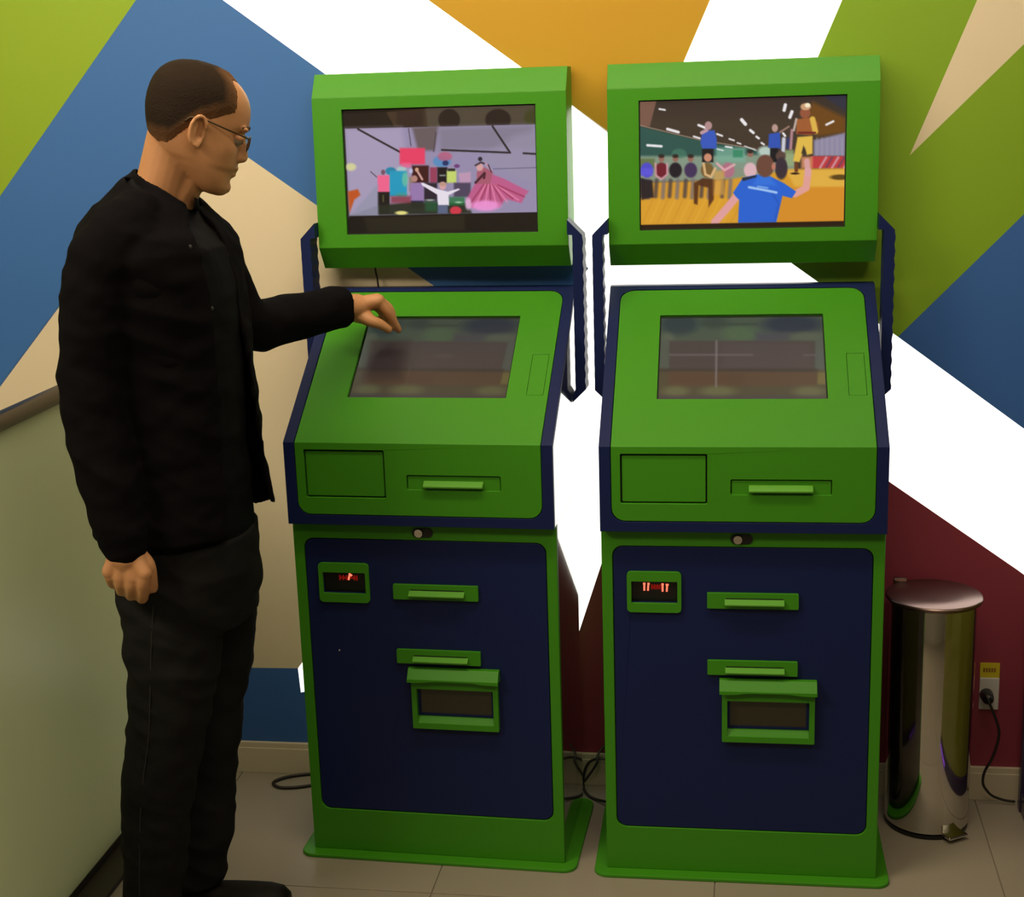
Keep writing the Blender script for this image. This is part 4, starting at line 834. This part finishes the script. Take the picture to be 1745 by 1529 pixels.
# shirt
bm = bmesh.new(); loft(bm, [ring(*t, grow=-0.006) for t in TOR])
col = [at(268, 338, 2.6), at(290, 350, 2.6)]
sh = remesh('shirt', bm, M['shirt'], 0.006, man, 3, 0.004, 0.09, label='dark charcoal shirt')
def band(rows, thick, bm_):
    """closed strip of cloth: rows of points, given a thickness along the outward direction"""
    cen = sum((p for r in rows for p in r), Vector())/sum(len(r) for r in rows)
    ins = []
    for r in rows:
        c = sum(r, Vector())/len(r); ins.append([p-(Vector((p.x-c.x, p.y-c.y, 0))).normalized()*thick for p in r])
    A = [[bm_.verts.new(p) for p in r] for r in rows]; B = [[bm_.verts.new(p) for p in r] for r in ins]; n = len(rows[0]); m_ = len(rows)
    for i in range(m_-1):
        for k in range(n-1):
            bm_.faces.new((A[i][k], A[i][k+1], A[i+1][k+1], A[i+1][k])); bm_.faces.new((B[i+1][k], B[i+1][k+1], B[i][k+1], B[i][k]))
    for k in range(n-1):
        bm_.faces.new((A[0][k+1], A[0][k], B[0][k], B[0][k+1])); bm_.faces.new((A[-1][k], A[-1][k+1], B[-1][k+1], B[-1][k]))
    for i in range(m_-1):
        bm_.faces.new((A[i][0], A[i+1][0], B[i+1][0], B[i][0])); bm_.faces.new((A[i+1][-1], A[i][-1], B[i][-1], B[i+1][-1]))
# jacket body, open at the front, far flap hanging forward
JT = TOR[0:11]
edge = {326: (338, 352), 342: (346, 362), 360: (358, 374), 385: (374, 396), 420: (391, 425), 470: (403, 475), 530: (413, 535), 600: (428, 602), 700: (443, 705), 800: (459, 800), 890: (471, 858)}
rows = []
for t in JT:
    py = t[0]; r = ring(*t, grow=0.012, N=46, t0=math.radians(31), t1=math.radians(318))
    ex, ey = edge[py]; E = at(ex, ey, 2.625); L_ = r[-1]
    hem = 0.0
    for q in (0.35, 0.7, 1.0):
        r.append(L_.lerp(E, q) + Vector((0, 0.018*math.sin(q*math.pi), 0)))
    rows.append(r)
bm = bmesh.new(); band(rows, 0.012, bm)
sr = [0.068, .066, .060, .057, .056, .050, .042]
nearS = spline(nearA, 3); limb(bm, nearS, np.interp(np.linspace(0, 6, len(nearS)), range(7), [0.066, .064, .059, .057, .056, .0505, .041]), 22)
limb(bm, [at(205, 893, 2.39), at(206, 915, 2.388)], [0.0500, 0.044], 20)
farS = spline(farA, 4); limb(bm, farS, np.interp(np.linspace(0, 4, len(farS)), range(5), [0.064, .058, .054, .050, .0445]), 22, round_ends=False)
limb(bm, [at(230, 372, 2.50), at(215, 395, 2.47)], [0.05, 0.06], 16); limb(bm, [at(300, 380, 2.70), at(325, 405, 2.74)], [0.05, 0.06], 16)
# stand collar
crow = []
for (dz, g, pyo) in ((0.0, 0.022, 38), (0.0, 0.011, 16), (0.0, 0.003, -4)):
    r = []
    for k in range(34):
        t = math.radians(38+k*(322-38)/33)
        ct, st = math.cos(t), math.sin(t)
        px = 277 + (50+g*700)*ct; py = 322 + 32*ct + pyo + 6*st
        r.append(at(px, py, 2.60-(0.062+g)*st))
    crow.append(r)
band(crow, 0.011, bm)
jk = remesh('jacket', bm, M['jacket'], 0.0048, man, 4, 0.0055, 0.085, label='black open jacket')
# shirt collar peeking out on the far side
bm = bmesh.new(); rws = []
for (g, pyo) in ((0.004, 6), (-0.001, -14)):
    r = []
    for k in range(20):
        t = math.radians(-70+k*(100)/19); ct, st = math.cos(t), math.sin(t)
        r.append(at(281+(58+g*500)*ct, 326+28*ct+pyo, 2.60-(0.060+g)*st))
    rws.append(r)
band(rws, 0.005, bm); obj('shirt_collar', bm, M['shirt'], man, smooth=True)
bm = bmesh.new(); rws = []
for (g, pyo) in ((0.012, 40), (0.005, 22), (0.001, 6)):
    r = []
    for k in range(30):
        t = math.radians(50+k*(310-50)/29); ct, st = math.cos(t), math.sin(t)
        r.append(at(281+(53+g*900)*ct, 322+31*ct+pyo+6*st, 2.60-(0.0575+g)*st))
    rws.append(r)
band(rws, 0.004, bm); obj('neckband', bm, M['shirt'], sh, smooth=True)
bm = bmesh.new()
for px, py, y in ((324, 421, 2.43), (361, 526, 2.44)): ellipsoid(bm, at(px, py, y), 0.004, 0.002, 0.004, 10, 6)
bm.free()
# trousers
bm = bmesh.new()
loft(bm, [ring(*t, grow=0.0, N=36) for t in hip]); 
for Lg in (nl, fl_): loft(bm, [ring(*t, grow=0.004, N=32, e=2.1) for t in Lg])
limb(bm, [at(300, 985, 2.52), at(296, 1040, 2.52)], [0.082, 0.08], 20); limb(bm, [at(358, 985, 2.68), at(362, 1040, 2.68)], [0.077, 0.074], 20)
tr = remesh('trousers', bm, M['denim'], 0.0055, man, 4, 0.006, 0.11, label='dark jeans')
for px, py in ((324, 421), (361, 526)):
    d = ray(px, py).normalized(); hit, loc, nrm, idx = jk.ray_cast(Vector((0, 0, CAMZ)), d)
    if hit:
        bm = bmesh.new(); ellipsoid(bm, loc, 0.0042, 0.0022, 0.0042, 12, 8); obj('snap_button', bm, M['seam'], jk, smooth=True)
# outer seam of the near leg
bm = bmesh.new(); sp = [(262, 1030), (258, 1100), (256, 1180), (253, 1260), (244, 1330), (239, 1400), (238, 1470), (238, 1528), (240, 1580)]
dgm = bpy.context.evaluated_depsgraph_get(); dgm.update(); tre = tr
pp = []
for px, py in sp:
    d = ray(px, py).normalized(); hit, loc, nrm, idx = tre.ray_cast(Vector((0, 0, CAMZ)), d)
    if hit: pp.append(loc + nrm*0.0004)
if len(pp) > 2: limb(bm, spline(pp, 5), [0.0011]*((len(pp)-1)*5+1), 6); obj('side_seam', bm, M['seam'], tr, smooth=True, label='pale stitched seam')
else: bm.free()
# shoes
def shoe(x0, y0, yaw_):
    bm = bmesh.new(); L = 0.285; prof = []
    for (f, zt, hw) in ((0.0, .045, .018), (.03, .062, .030), (.10, .078, .035), (.22, .085, .036), (.34, .078, .037), (.45, .062, .040), (.58, .060, .045), (.72, .057, .048), (.84, .055, .045), (.93, .050, .037), (.985, .036, .022)):
        rg = []
        for k in range(20):
            t = 2*math.pi*k/20; ct, st = math.cos(t), math.sin(t)
            z = 0.018+ (zt-0.018)*max(0, st)**0.8 if st > 0 else 0.018-0.010*abs(st)**0.3
            rg.append(Vector((f*L, hw*ct*(1 if st < 0.3 else 1-0.25*(st-0.3)), z)))
        prof.append(rg)
    loft(bm, prof)
    Mx_ = Matrix.Translation((x0, y0, 0)) @ Matrix.Rotation(yaw_, 4, 'Z')
    bmesh.ops.transform(bm, matrix=Mx_, verts=bm.verts[:])
    s = obj('shoe', bm, M['shoe'], man, smooth=True)
    bm = bmesh.new(); prof = []
    o2 = [(0.0, .012), (.02, .028), (.10, .037), (.30, .036), (.5, .041), (.7, .050), (.85, .046), (.95, .034), (1.0, .012)]
    pl = [(f*L, -h) for f, h in o2] + [(f*L, h) for f, h in reversed(o2)]
    a = [bm.verts.new((x, y, 0.0005)) for x, y in pl]; b = [bm.verts.new((x, y, 0.0135)) for x, y in pl]; n = len(pl)
    for i in range(n): bm.faces.new((a[i], a[(i+1) % n], b[(i+1) % n], b[i]))
    bm.faces.new(a); bm.faces.new(b); bmesh.ops.transform(bm, matrix=Mx_, verts=bm.verts[:]); obj('sole', bm, M['dark'], s)
shoe(-1.222, 2.672, math.radians(6)); shoe(-1.215, 2.515, math.radians(2))
